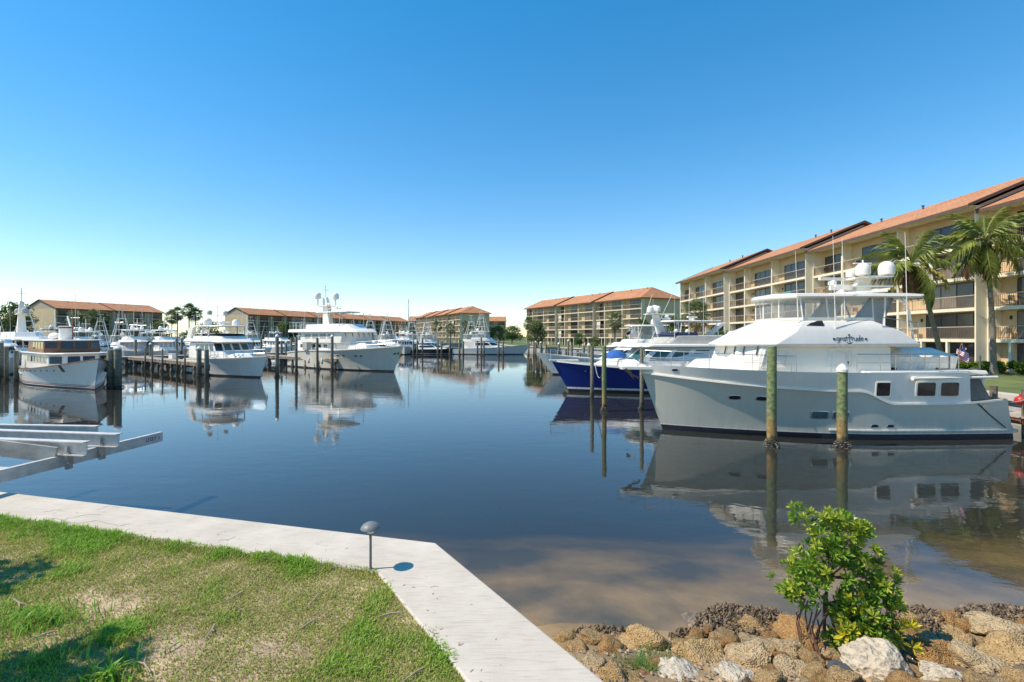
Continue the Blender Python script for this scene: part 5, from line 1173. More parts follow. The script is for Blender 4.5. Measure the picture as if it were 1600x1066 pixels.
# ------------------------------------------------------------------ docks
def dock(label, a, b, wd, z=1.35, group=None, step=3.2, posts=True):
    a = Vector((*a, 0)); b = Vector((*b, 0)); L = (b - a).length; th = math.atan2((b - a).y, (b - a).x)
    t_ = thing('dock', label, 'dock', (a.x, a.y, 0), th, group)
    n = int(L / .16); pm = MB().box(0, .145, -wd/2, wd/2, -.05, 0).mesh('plank', WOODL)
    k = MB(); rg_ = random.Random(int(L*10))
    for i in range(n): z_ = z + rg_.uniform(-.006, .006); k.box(i*.16, i*.16 + .148, -wd/2 + rg_.uniform(-.02, .02), wd/2 + rg_.uniform(-.02, .02), z_ - .05, z_)
    k.build('planks', WOODL, t_, kind='stuff')
    for sd in (-1, 1): MB().box(0, L, sd*(wd/2 - .07) - .05, sd*(wd/2 - .07) + .05, z - .36, z - .06).build('stringer', WOOD, t_)
    m_ = MB().box(-.1, .1, -wd/2 - .05, wd/2 + .05, -.62, -.365).mesh('cross_beam', WOOD)
    for i in range(int(L / step) + 1):
        x_ = .4 + i * (L - .8) / max(1, int(L / step)); link('cross_beam', m_, t_, loc=(x_, 0, z))
        if posts:
            for sd in (-1, 1):
                k = MB(); k.tube([(x_, sd*(wd/2 - .1), -2.4), (x_, sd*(wd/2 - .1), z - .37)], .13, 8); k.build('post', PILE, t_)
                k = MB(); k.lathe([(.17, -.25), (.21, -.1), (.23, .12), (.19, .32), (.15, .42)], 9, (x_, sd*(wd/2 - .1), .05)); k.build('oyster_collar', BARN, t_)
    return t_
dv = Vector((math.cos(TH), math.sin(TH))); nv = Vector((-dv.y, dv.x))
def along(p, d): return (p[0] - dv.x*d, p[1] - dv.y*d)
e1 = (-31.6, 50.2); e2 = (-20.3, 58.6); e0 = (-47.5, 43.0)
dock('weathered finger dock between the classic yacht and the three pane yacht', along(e1, 24), e1, 1.9)
dock('finger dock with white end locker between the three pane yacht and the expedition yacht', along(e2, 24), e2, 2.0)
dock('brown finger dock at the left edge beside the classic yacht', along(e0, 14), e0, 2.2)
m0 = along(e0, 16); dock('main walkway dock running behind the left berths', (m0[0] - nv.x*10, m0[1] - nv.y*10), (m0[0] + nv.x*48, m0[1] + nv.y*48), 2.4, step=4)
far0 = at(640, 526, 120); far1 = at(762, 526, 122)
dock('distant dock behind the far cluster of fishing boats', (far0.x, far0.y), (far1.x, far1.y), 2.0, step=4)
dock('timber dock with railing astern of the grey yacht', (20.5, 24.6), (23.0, 24.6), 2.4, z=1.3, step=1.8)
dock('finger dock on the right bank beyond the blue yacht', (4.5, 42.6), (23, 42.6), 1.6, z=1.3, step=4)
dock('finger dock on the right bank beyond the fishing boat', (6.5, 58.5), (23, 58.5), 1.6, z=1.3, step=4)
rd = thing('dock_railing', 'weathered timber railing on the dock astern of the grey yacht', 'railing', (0, 0, 0))
for x_ in (20.6, 21.7, 22.8): MB().box(x_ - .07, x_ + .07, 25.62, 25.76, 1.0, 2.55).build('post', PILE, rd)
for z_ in (1.85, 2.45): MB().box(20.4, 23.0, 25.55, 25.62, z_ - .08, z_ + .08).build('rail', PILE, rd)
bu = thing('buoy', 'round red mooring buoy hanging on the dock at the right edge', 'buoy', (20.45, 19.55, 1.42)); MB().ball((0, 0, 0), .2, 14, 10).build('float', RED, bu, smooth=60); MB().lathe([(.05, .18), (.05, .27), (.03, .3)], 8).build('eye', RED, bu)
sd_ = thing('dock', 'low timber landing under the stern of the grey yacht', 'dock', (0, 0, 0))
k = MB()
for i in range(10): k.box(20.2, 23.2, 19.2 + i*.17, 19.2 + i*.17 + .155, .75, .80)
k.build('planks', WOODL, sd_, kind='stuff'); MB().box(20.25, 23.2, 19.3, 20.8, .5, .74).build('frame', mat('red_timber', (.26, .10, .06), .8, .3, 4), sd_)
for x_, y_ in ((20.5, 19.4), (20.5, 20.7)): MB().tube([(x_, y_, -2), (x_, y_, 1.9)], .13, 9).build('post', PILE, sd_)
# the dock box / steps on the middle dock
lk = thing('dock_box', 'white dock box and steps at the end of the middle finger dock', 'dock box', (*along(e2, 1.6), 1.36), TH)
MB().box(-1.2, 1.2, -.85, .2, 0, .75).build('box', GELW, lk, bevel=.04); MB().box(-1.25, 1.25, -.9, .25, .755, .85).build('lid', GEL, lk, bevel=.04)
for i, (d_, lb) in enumerate([(4, 'white dock box on the left finger dock near its end'), (11, 'white dock box half way along the left finger dock')]):
    lk = thing('dock_box', lb, 'dock box', (*along((e1[0] + nv.x*.5, e1[1] + nv.y*.5), d_), 1.36), TH); MB().box(-.6, .6, -.3, .3, 0, .55).build('box', GELW, lk, bevel=.03); MB().box(-.64, .64, -.34, .34, .553, .62).build('lid', GEL, lk, bevel=.02)
for px, Y, lb in [(1076 - 12, 66, 'white power pedestal on the right bank near the dark trees'), (1045, 60, 'white power pedestal on the right bank beyond the blue yacht')]:
    p = at(px, 526, Y); p.x = max(p.x, 23.6); pd_ = thing('power_pedestal', lb, 'pedestal', (p.x, p.y, LAND)); MB().box(-.15, .15, -.12, .12, 0, .95).build('body', GEL, pd_, bevel=.02); MB().frus([(-.17, -.14), (.17, -.14), (.17, .14), (-.17, .14)], .955, [(-.05, -.04), (.05, -.04), (.05, .04), (-.05, .04)], 1.1).build('cap', GEL, pd_)

# ------------------------------------------------------------------ pilings
def pile_mat(name, top, mid):
    m = mat(name, top, .85, .25, 2.2, bump=.4, bscale=16, c2=tuple(x*1.25 for x in top)); t = m.node_tree; b = t.nodes['Principled BSDF']
    tc = t.nodes.new('ShaderNodeTexCoord'); sp = t.nodes.new('ShaderNodeSeparateXYZ'); t.links.new(tc.outputs['Object'], sp.inputs[0])
    nn = t.nodes.new('ShaderNodeTexNoise'); nn.inputs['Scale'].default_value = 3.5; nn.inputs['Detail'].default_value = 5; t.links.new(tc.outputs['Object'], nn.inputs['Vector'])
    ad = t.nodes.new('ShaderNodeMath'); ad.operation = 'MULTIPLY_ADD'; ad.inputs[1].default_value = .9; t.links.new(nn.outputs['Fac'], ad.inputs[0]); t.links.new(sp.outputs['Z'], ad.inputs[2])
    mr = t.nodes.new('ShaderNodeValToRGB'); e = mr.color_ramp.elements; e[0].position = .0; e[0].color = (.03, .03, .025, 1); e[1].position = 1; e[1].color = (*top, 1)
    q = e.new(.16); q.color = (.05, .05, .035, 1); q = e.new(.20); q.color = (*mid, 1); q = e.new(.31); q.color = (*mid, 1); q = e.new(.45); q.color = (*top, 1)
    dv_ = t.nodes.new('ShaderNodeMath'); dv_.operation = 'DIVIDE'; dv_.inputs[1].default_value = 4.0; t.links.new(ad.outputs[0], dv_.inputs[0]); t.links.new(dv_.outputs[0], mr.inputs[0])
    n3 = t.nodes.new('ShaderNodeTexNoise'); n3.inputs['Scale'].default_value = 9; n3.inputs['Detail'].default_value = 6; t.links.new(tc.outputs['Object'], n3.inputs['Vector'])
    r3 = t.nodes.new('ShaderNodeValToRGB'); r3.color_ramp.elements[0].color = (.45, .45, .42, 1); r3.color_ramp.elements[0].position = .35; r3.color_ramp.elements[1].color = (1.2, 1.2, 1.1, 1); r3.color_ramp.elements[1].position = .68; t.links.new(n3.outputs['Fac'], r3.inputs[0])
    mx = t.nodes.new('ShaderNodeMixRGB'); mx.blend_type = 'MULTIPLY'; mx.inputs[0].default_value = .85; t.links.new(mr.outputs[0], mx.inputs[1]); t.links.new(r3.outputs[0], mx.inputs[2]); t.links.new(mx.outputs[0], b.inputs['Base Color'])
    return m
PG = pile_mat('treated_piling', (.20, .25, .12), (.34, .23, .09)); PN = pile_mat('old_piling', (.27, .245, .19), (.15, .13, .09))
def shells(seed, r, n, s=.06, zz=(-.22, .22)):
    g = random.Random(seed); k = MB()
    for _ in range(n):
        a = g.uniform(0, 6.28); z_ = g.uniform(*zz); rr = r * (1 + .55*math.cos(z_ / max(abs(zz[0]), abs(zz[1])) * 1.5)) * g.uniform(.85, 1.1)
        c = Vector((rr*math.cos(a), rr*math.sin(a), z_)); d = Vector((math.cos(a) + g.uniform(-.6, .6), math.sin(a) + g.uniform(-.6, .6), g.uniform(-.5, .9))).normalized(); u = d.cross(Vector((g.uniform(-1, 1), g.uniform(-1, 1), 1))).normalized(); v_ = d.cross(u)
        q = s * g.uniform(.6, 1.4)
        k.add([c - d*q*.4, c + u*q*.45, c + d*q, c - u*q*.45, c + v_*q*.3, c - v_*q*.3], [(0,1,4), (1,2,4), (2,3,4), (3,0,4), (1,0,5), (2,1,5), (3,2,5), (0,3,5)])
    return k
SHELLM = [shells(i, .18, 150).mesh('oyster_collar', BARN) for i in range(2)]
def piling(X, Y, ztop, r, label, mt=None, cap=None, lean=(0, 0), group=None, collar=True):
    t_ = thing('piling', label, 'piling', (X, Y, 0), 0, group)
    g = random.Random(int(X*100 + Y*10)); k = MB(); zs = [-2.4, -.5, .2, 1, 1.8, ztop - .05, ztop]
    k.tube([(lean[0]*z_ + g.uniform(-.012, .012), lean[1]*z_, z_) for z_ in zs], [r*f for f in (1.05, 1.04, 1.03, 1, .98, .96, .9)], 12); k.build('pole', mt or PN, t_, smooth=50)
    if collar:
        o = link('oyster_collar', SHELLM[int(abs(X)*10) % 2], t_, kind='stuff'); q = r / .18; o.scale = (q, q, 1)
    if cap:
        k = MB(); k.lathe([(r*1.12, -.06), (r*1.14, .04), (r*.7, .16), (.02, .24)], 12, (lean[0]*ztop, lean[1]*ztop, ztop)); k.build('cap', cap, t_)
    return t_
piling(9.48, 17.75, 3.64, .17, 'tall green stained piling in front of the grey yacht bow half', PG)
piling(11.95, 17.6, 2.78, .17, 'green and orange piling with white cone cap before the grey yacht', PG, GEL)
piling(4.93, 26, 3.5, .125, 'tall thin greenish piling in front of the blue hull', PG)
piling(7.1, 26.6, 3.35, .115, 'thin dark piling just off the bow of the grey yacht', PN)
piling(5.15, 31.3, 3.4, .12, 'piling just behind the tall thin one by the blue hull', PN, collar=False)
Lp = [(173, 606, 547, .26, 'thick dark double piling right of the classic yacht'), (184, 606, 545, .26, 'right one of the thick piling pair with white cap beside the classic yacht'), (311, 590, 545, .22, 'left of the piling pair at the end of the left finger dock'), (323, 592, 546, .2, 'right of the piling pair touching the three pane yacht'),
      (433, 590, 526, .17, 'piling with pale top right of the three pane yacht'), (463, 583, 527, .15, 'thin piling left of the middle dock'), (496, 580, 528, .15, 'piling standing through the middle dock'), (519, 580, 526, .17, 'piling beside the white dock box'), (559, 578, 525, .2, 'stout piling in front of the expedition yacht hull'),
      (524, 576, 524, .15, 'thin piling behind the dock box'), (25, 598, 548, .16, 'slender piling at the left edge of the classic yacht')]
for px, pw_, pt_, r, lb in Lp:
    p = atz(px, pw_, 0); piling(p.x, p.y, CAM_H - (pt_ - 526)*p.y/FPX, r, lb, cap=GEL if pt_ in (545, 526) else None)
gp1 = 'slender mooring poles along the left finger dock'
for i_, (px, d_) in enumerate(((268, 15), (257, 12.5), (242, 9), (284, 4.5), (292, 2.2))):
    q = along((e1[0] - nv.x*1.15, e1[1] - nv.y*1.15), d_); piling(q[0], q[1], 2.6, .09, ORD[i_] + ' slender mooring pole from the left along the left finger dock', group=gp1)
gp2 = 'pilings among the back row of left berths'
rg = random.Random(9)
for i_, (px, Y) in enumerate(sorted(((235, 66), (276, 74), (284, 76), (330, 84), (395, 84), (408, 88), (440, 74), (447, 80), (455, 84), (212, 66), (150, 58), (60, 50), (10, 44), (2, 46)))):
    p = at(px, 526, Y); piling(p.x, p.y, rg.uniform(2.9, 4.1), .17, ORD[i_] + ' weathered piling from the left among the back row of left berths', group=gp2, cap=GEL if rg.random() < .4 else None)
gp3 = 'pilings in front of the far fishing boats'
for i_, px in enumerate(sorted((646, 652, 684, 690, 718, 724, 746, 752, 756, 779, 786, 660, 703))): p = at(px, 526, 105 + rg.uniform(-3, 3)); piling(p.x, p.y, rg.uniform(2.9, 3.9), .2, ORD[i_] + ' thin dark piling from the left in front of the far fishing boats', group=gp3)
gp4 = 'pilings along the right bank berths'
for i_, (px, Y) in enumerate(sorted(((826, 104), (834, 98), (837, 97), (845, 92), (853, 90), (872, 60), (884, 58), (893, 57), (902, 55), (906, 56), (912, 56), (920, 54), (873, 75), (888, 80)))): p = at(px, 526, Y); piling(p.x, p.y, rg.uniform(2.2, 3.3), .17, ORD[i_] + ' weathered piling from the left along the right bank berths', group=gp4, cap=GEL if rg.random() < .35 else None)
piling(19.9, 24.3, 3.0, .17, 'pale piling at the stern quarter of the grey yacht', WOODL)

# ------------------------------------------------------------------ boat lift at the left
tl = -t1; nl_ = Vector((.257, .966, 0)).normalized()            # along and away from the wall
LF = thing('boat_lift', 'grey aluminium boat lift with bunk beams over the water at the left edge', 'boat lift')
pe = at(252, 682, 12.0); pn = Vector((-9.14, 8.72, 1.5)); nl_ = Vector((pe.x - pn.x, pe.y - pn.y, 0)).normalized(); tl = Vector((nl_.y, -nl_.x, 0))
def ibeam(a, b, h, wd, name):
    k = MB(); z = Vector((0, 0, 1)); k.bar(a, b, .02, h); k.bar(a + z*h/2, b + z*h/2, wd, .02); k.bar(a - z*h/2, b - z*h/2, wd, .02); return k.build(name, ALU, LF)
MB().bar(pn - nl_*.7, pe, .09, .23).build('side_beam', ALU, LF, bevel=.006)
MB().bar(pn + tl*-3.4, pe + tl*-3.4, .09, .23).build('side_beam', ALU, LF, bevel=.006)
f1 = at(186, 688, 10.37); n1_ = at(136, 701, 9.62)
ibeam(f1 - tl*5.5, f1, .26, .16, 'bunk_beam'); ibeam(n1_ - tl*5.5, n1_, .26, .16, 'bunk_beam')
ibeam(f1 - tl*5.5 + nl_*.55, f1 - tl*1.15 + nl_*.55 + Vector((0, 0, .06)), .22, .12, 'cross_member')
for c_ in (f1, n1_):
    for o_ in (-.42, -3.5):
        q = c_ + tl*o_; MB().bar(q + Vector((0, 0, -.42)), q + Vector((0, 0, .03)), .05, .12, up=nl_).build('clamp_bracket', ALUD, LF)
        for zz in (-.1, -.3): MB().ball(tuple(q - nl_*.05 + Vector((.04, 0, zz))), .022, 7, 5).build('bolt', STEEL, LF)
k = MB(); a = pn + nl_*.9 + Vector((0, 0, .16)); b = a - tl*1.4 + Vector((0, 0, .28)); k.bar(a, b - nl_*.5, .05, .3); k.build('gusset_plate', ALUD, LF)
MB().bar(pn + nl_*.8 - tl*.6 + Vector((0, 0, -.17)), pn + nl_*.8 - tl*3.4 + Vector((0, 0, -.17)), .3, .06).build('drive_plate', ALU, LF)
q = pn - tl*3.4; MB().tube([(q.x, q.y, -2.3), (q.x, q.y, 1.45)], .11, 10).build('lift_post', ALUD, LF)
# faded maker's lettering on the end of the side beam
dirb = (pe - pn).normalized(); sidev = Vector((.966, -.257, 0)); cam_side = 1
BLUE_INK = mat('faded_blue_ink', (.05, .11, .30), .6, .3, 9)
base = pe + sidev * .0465
def lp(s_, v_): return base - dirb * (.62 - s_) + Vector((0, 0, v_))
GLY = [[[(0, 0), (0, .9), (.75, 1), (.7, 0), (0, 0)]], [[(0, 0), (0, 1), (.7, 1), (.7, 0), (0, 0)]], [[(0, 0), (.6, 1)]], [[(.2, 0), (.5, .8)]]]    # worn, no longer legible
for i, ss in enumerate(GLY):
    k = MB()
    for st in ss: k.tube([lp(.16 + i*.11 + x_*.09, -.03 + y_*.075) for x_, y_ in st], .009, 4)
    k.build('faded_mark', BLUE_INK, LF)

# ------------------------------------------------------------------ mushroom path light
lb_ = atz(579, 893, CAPZ - .03)
PL = thing('path_light', 'grey mushroom path light standing at the corner of the lawn', 'lamp', lb_)
GREYM = mat('powder_grey', (.17, .18, .185), .5, .08, 3)
MB().lathe([(.018, -.1), (.016, .1), (.015, .40), (.02, .46), (.034, .50), (.045, .515)], 12).build('stem', GREYM, PL, smooth=50)
MB().lathe([(.05, .50), (.112, .515), (.118, .522), (.112, .54), (.09, .566), (.055, .586), (.02, .594), (.005, .595)], 24).build('hood', GREYM, PL, smooth=45)
MB().lathe([(.04, .47), (.044, .505)], 12).build('lens', GELW, PL)

# ------------------------------------------------------------------ rocks, oysters, mangrove on the near right shore
def rock_mat(name, c, c2, pit):
    m = mat(name, c, .92, .12, 3.2, bump=.9, bscale=9, c2=c2, detail=8); t = m.node_tree; b = t.nodes['Principled BSDF']
    tc = t.nodes.new('ShaderNodeTexCoord'); v = t.nodes.new('ShaderNodeTexVoronoi'); v.inputs['Scale'].default_value = pit; t.links.new(tc.outputs['Object'], v.inputs['Vector'])
    rp = t.nodes.new('ShaderNodeValToRGB'); rp.color_ramp.elements[0].position = .08; rp.color_ramp.elements[0].color = (.32, .26, .2, 1); rp.color_ramp.elements[1].position = .3; t.links.new(v.outputs['Distance'], rp.inputs[0])
    mx = t.nodes.new('ShaderNodeMixRGB'); mx.blend_type = 'MULTIPLY'; mx.inputs[0].default_value = .55; old = b.inputs['Base Color'].links[0].from_socket
    t.links.new(old, mx.inputs[1]); t.links.new(rp.outputs[0], mx.inputs[2]); t.links.new(mx.outputs[0], b.inputs['Base Color'])
    bp = t.nodes.new('ShaderNodeBump'); bp.inputs['Strength'].default_value = .8; bp.inputs['Distance'].default_value = .03; ob = b.inputs['Normal'].links[0].from_socket
    t.links.new(v.outputs['Distance'], bp.inputs['Height']); t.links.new(ob, bp.inputs['Normal']); t.links.new(bp.outputs[0], b.inputs['Normal'])
    return m
RK = [rock_mat('tan_rock', (.40, .255, .105), (.52, .36, .17), 16), rock_mat('pale_rock', (.47, .40, .30), (.55, .49, .385), 5), rock_mat('buff_rock', (.42, .30, .16), (.53, .41, .24), 12), rock_mat('rust_rock', (.36, .19, .06), (.48, .29, .115), 18)]
def rock_mesh(seed, rough=.3, sub=4):
    bm = bmesh.new(); bmesh.ops.create_icosphere(bm, subdivisions=sub, radius=1); o = Vector((seed*7.3, seed*3.1, seed*1.7)); g = random.Random(seed)
    cuts = [(Vector((g.gauss(0, 1), g.gauss(0, 1), g.gauss(0, 1))).normalized(), g.uniform(.6, .88)) for _ in range(9)]
    for v in bm.verts:
        p = v.co.copy()
        for n_, d_ in cuts:
            e_ = p.dot(n_) - d_
            if e_ > 0: p -= n_ * e_ * .85
        f = 1 + rough*noise.noise(p*1.3 + o) + rough*.45*noise.noise(p*3.3 + o) + rough*.3*noise.noise(p*8 + o) - rough*.5*max(0, noise.noise(p*5 + o*2) - .25)
        v.co = p * f
    me = bpy.data.meshes.new('rock'); bm.to_mesh(me); bm.free(); me.polygons.foreach_set('use_smooth', [True]*len(me.polygons)); return me
RM = []
for i in range(12):
    me = rock_mesh(i + 1, .30 if i % 2 else .38); me.materials.append(RK[i % 4]); RM.append(me)
def rock(px, py, z, w_px, label, mi, flat=.7, group=None, rot=None):
    p = atz(px, py, z); s = w_px * p.y / FPX / 2
    o = bpy.data.objects.new('rock', RM[mi % 12]); col.objects.link(o); o.location = (p.x, p.y, z); g = random.Random(px*7 + py)
    o.scale = (s*1.05, s*g.uniform(.8, 1.1), s*flat*g.uniform(.85, 1.1)); o.rotation_euler = (g.uniform(-.3, .3), g.uniform(-.3, .3), rot if rot is not None else g.uniform(0, 6.28))
    return tag(o, label, 'rock', group)
hero = [(1012, 1012, .30, 90, 'big orange tan pitted boulder above the grass tuft', 0, .75), (953, 1022, .34, 60, 'rusty orange rock left of the big tan boulder', 3, .8), (1098, 1030, .42, 84, 'broad tan boulder right of the grass tuft', 4, .6), (1172, 1034, .46, 66, 'rounded grey buff boulder left of the mangrove roots', 2, .95),
        (1365, 1046, .52, 92, 'large white angular rock in front of the mangrove', 1, .85), (1462, 1058, .56, 66, 'flat topped white slab at the lower right', 5, .5), (1070, 1072, .60, 110, 'long pale rock along the bottom edge by the grass tuft', 5, .45), (885, 1000, .18, 42, 'tan rock touching the seawall nearest the water', 8, .7), (905, 1020, .28, 46, 'tan rock against the seawall below the first one', 0, .8),
        (1310, 1047, .5, 34, 'small dark slate rock beside the white angular rock', 6, .7), (1425, 975, .2, 36, 'upright tan rock standing at the waterline right of the mangrove', 4, 1.3), (1150, 1066, .62, 70, 'small white rock at the bottom edge below the grey boulder', 5, .6), (1235, 1055, .55, 60, 'pale rounded rock at the bottom left of the mangrove', 2, .7),
        (1230, 1015, .35, 50, 'buff rock right of the grey buff boulder', 2, .8), (1455, 1002, .34, 40, 'smooth tan rock right of the mangrove shadow', 10, .8), (1560, 985, .26, 80, 'broad tan rock at the right edge near the water', 6, .6), (1585, 1030, .46, 90, 'large tan rock at the right edge', 8, .7), (1525, 1040, .5, 90, 'pale pitted rock in the lower right pile', 2, .6), (1500, 1010, .36, 60, 'tan rock in the middle of the lower right pile', 4, .7)]
for (px, py, z, wp, lb, mi, fl_) in hero: rock(px, py, z, wp, lb, mi, fl_)
bpy.data.objects['rock.009'].data = RM[6].copy(); bpy.data.objects['rock.009'].data.materials[0] = mat('slate_rock', (.07, .08, .09), .8, .2, 4, bump=.5)
g = random.Random(15); spots = [(h[0], h[1], h[3]*.55) for h in hero]
for _ in range(9000):
    px = g.uniform(880, 1780); py = g.uniform(965, 1125); wp = g.choice([22, 28, 34, 42, 50, 60, 68])
    edge = 985 + 8*math.sin(px*.02) - (20 if px > 1400 else 0) + (14 if px < 1080 else 0)
    if py < edge or px < 868 + (py - 985)*.95: continue
    if any((px - a)**2 + ((py - b)*1.7)**2 < (c_*.85 + wp*.24)**2 for a, b, c_ in spots): continue
    if len(spots) > 285: break
    spots.append((px, py, wp*.5)); z = min(.86, .08 + (py - 975)*.0068)
    mi_ = g.choice([0, 2, 3, 4, 6, 7, 8, 10, 11, 0, 4, 8, 3, 7]); zone = 'against the seawall' if px < 940 else 'around the grass tuft' if px < 1110 else 'left of the mangrove roots' if px < 1240 else 'below the mangrove' if px < 1390 else 'right of the mangrove' if px < 1490 else 'at the far right of the shore'
    sz = 'medium' if wp > 45 else 'small'; cl = ['tan', 'pale', 'buff', 'rusty'][mi_ % 4]; row = 'near the waterline' if py < 1015 else 'in the middle of the pile' if py < 1045 else 'at the bottom edge'
    rock(int(px), int(py), z, wp, f'{sz} {cl} stone {zone}, {row}', mi_, g.uniform(.55, .9), 'stones of the shore rock pile')
def oyster_bed(label, px0, px1, py0, py1, n, seed, z0=.05, s=.05, mound=.16):
    g = random.Random(seed); c0 = atz((px0+px1)/2, (py0+py1)/2, z0); t_ = thing('oyster_bed', label, 'oysters', c0); hx = abs(atz(px1, py1, z0).x - atz(px0, py1, z0).x)/2; hy = abs(atz(px0, py0, z0).y - atz(px0, py1, z0).y)/2
    def top(x, y): return mound * max(0, 1 - (x/hx)**2 - (y/hy)**2) ** .5 * (1 + .5*noise.noise((x*4 + seed, y*4, 0))) - .03
    k = MB(); N_ = 22; k.loft([[(hx*1.05*(i/N_*2 - 1), hy*1.05*(j/N_*2 - 1), top(hx*(i/N_*2 - 1), hy*(j/N_*2 - 1)) - .02 + .03*noise.noise((i*.9, j*.9, seed))) for i in range(N_+1)] for j in range(N_+1)], 0, False); k.build('bed', OYS, t_)
    k = MB()
    for _ in range(n):
        a = g.uniform(0, 6.28); q_ = math.sqrt(g.random()); x = hx*q_*math.cos(a); y = hy*q_*math.sin(a); p = Vector((x, y, top(x, y) + g.uniform(-.01, .05)))
        d = Vector((g.uniform(-.8, .8), g.uniform(-.8, .5), g.uniform(.2, 1.2))).normalized(); u = d.cross(Vector((g.uniform(-1, 1), g.uniform(-1, 1), .3))).normalized(); v_ = d.cross(u); q = s * g.uniform(.4, 1.1)
        k.add([p - d*q*.6, p + u*q*.5, p + d*q*1.1, p - u*q*.5, p + v_*q*.28, p - v_*q*.28], [(0,1,4), (1,2,4), (2,3,4), (3,0,4), (1,0,5), (2,1,5), (3,2,5), (0,3,5)])
    k.build('shells', OYS, t_, kind='stuff')
oyster_bed('dark mound of oyster shells at the waterline left of the mangrove', 1080, 1265, 950, 1018, 1700, 1)
oyster_bed('small dark oyster clump beside the seawall', 880, 1010, 982, 1012, 420, 2, mound=.08)
oyster_bed('dark oyster shells along the waterline right of the mangrove', 1385, 1500, 952, 1000, 700, 3)
oyster_bed('pale oyster shells on the rocks at the far right waterline', 1490, 1620, 948, 980, 500, 4, mound=.1)
oyster_bed('oyster shells between the big tan boulder and the broad one', 1040, 1110, 988, 1025, 300, 5, mound=.1)
tx, ty = atz(1010, 1050, .62).x, atz(1010, 1050, .62).y
tuft('grass_tuft', 'bright green grass tuft growing between the shore rocks', tx, ty, .52, .26, 900, .20, 11, (.12, .24, .03), .007)
# shadow gap filler: gravel under the rocks
k = MB(); g = random.Random(2)
for _ in range(1500):
    px = g.uniform(880, 1780); py = g.uniform(985, 1150); p = atz(px, py, .2 + (py - 985)*.004); p.z = shore_z(p.x, p.y) + .02; q = g.uniform(.012, .035)
    k.add([p + Vector((g.uniform(-q, q)*.3 + dx*q, g.uniform(-q, q)*.3 + dy*q, dz*q*.7)) for dx, dy, dz in ((1,0,0),(0,1,0),(-1,0,0),(0,-1,0),(0,0,1))], [(0,1,4), (1,2,4), (2,3,4), (3,0,4)])
o = k.build('gravel', mat('shell_gravel', (.17, .12, .075), .95, .4, 9, c2=(.36, .28, .19))); o['kind'] = 'stuff'; o['label'] = 'loose shell gravel between the shore rocks'; o['category'] = 'gravel'

# mangrove
mb = atz(1300, 1010, .38); MG = thing('mangrove', 'bright green young mangrove bush with arching prop roots on the rocky shore', 'shrub', mb)
ROOT = mat('mangrove_root', (.20, .105, .07), .8, .25, 6, bump=.3)
g = random.Random(21)
SP = mb.y / FPX
def mloc(px, py, dy=0.): return Vector(((px - 1300)*SP, dy, (1010 - py)*SP))
trunk = [mloc(1288, 985), mloc(1290, 945, .02), mloc(1300, 905, .05), mloc(1310, 860, 0)]
MB().tube(trunk, [.018, .019, .015, .01], 8).build('trunk', ROOT, MG, smooth=50)
for i in range(26):
    px = g.uniform(1252, 1345); top = mloc(lerp(1300, px, .65) - (8 if px < 1290 else -4), g.uniform(935, 968), g.uniform(-.2, .15)); foot = mloc(px, g.uniform(1000, 1035), g.uniform(-.28, .18)); foot.z = min(foot.z, .04)
    md = top.lerp(foot, .45) + Vector(((px - 1298)*SP*.28, g.uniform(-.06, .06), .05)); MB().tube([top, md, foot + Vector((0, 0, .06)), foot - Vector((0, 0, .12))], [.008, .009, .008, .008], 6).build('prop_root', ROOT, MG)
for a, b in (((1395, 980), (1440, 1050)), ((1290, 1025), (1330, 1060))): MB().tube([mloc(*a, -.1), mloc((a[0]+b[0])/2, (a[1]+b[1])/2 - 3, -.2), mloc(*b, -.35)], .02, 6).build('prop_root', ROOT, MG)
def rosette(seed, mt, nleaf=11):
    g = random.Random(seed); k = MB()
    for i in range(nleaf):
        a = i*2.4 + g.uniform(-.3, .3); el = R(lerp(72, 8, i/(nleaf-1)) + g.uniform(-10, 10)); L_ = g.uniform(.065, .10); d = Vector((math.cos(a)*math.cos(el), math.sin(a)*math.cos(el), math.sin(el))); sd = Vector((-math.sin(a), math.cos(a), 0)); n_ = sd.cross(d)
        w_ = L_*.2; b0 = d*.012; k.add([b0, b0 + d*L_*.35 + sd*w_*.85 - n_*.004, b0 + d*L_*.7 + sd*w_*.85 - n_*.006, b0 + d*L_, b0 + d*L_*.7 - sd*w_*.85 - n_*.006, b0 + d*L_*.35 - sd*w_*.85 - n_*.004, b0 + d*L_*.35 + n_*.006, b0 + d*L_*.7 + n_*.004], [(0,1,6), (1,2,7,6), (2,3,7), (3,4,7), (4,5,6,7), (5,0,6)])
    return k.mesh('leaf_rosette', mt)
LG = leaf_mat('mangrove_green', (.14, .27, .03), (.25, .39, .045), 9, .35, .35); LY = leaf_mat('mangrove_lime', (.29, .39, .04), (.44, .50, .06), 9, .35, .4); LYY = leaf_mat('mangrove_yellow', (.60, .52, .04), (.66, .60, .06), 9, .4, .4); LD = leaf_mat('mangrove_dark', (.06, .15, .02), (.10, .21, .03), 9, .35, .25)
RS = {k_: [rosette(i + 40*j, m_) for i in range(3)] for j, (k_, m_) in enumerate((('g', LG), ('l', LY), ('y', LYY), ('d', LD)))}
lobes = [(1262, 870, 26), (1240, 905, 22), (1290, 845, 24), (1320, 840, 26), (1300, 885, 38), (1345, 875, 24), (1270, 915, 26), (1330, 910, 32), (1360, 900, 22), (1258, 808, 12), (1300, 818, 17), (1333, 825, 14), (1240, 925, 14), (1375, 915, 15), (1372, 935, 13), (1312, 945, 18), (1335, 950, 18), (1365, 960, 20), (1330, 985, 22), (1305, 965, 16), (1360, 990, 16), (1295, 990, 10), (1335, 1010, 14), (1318, 940, 18)]
n = 0
br_k = []
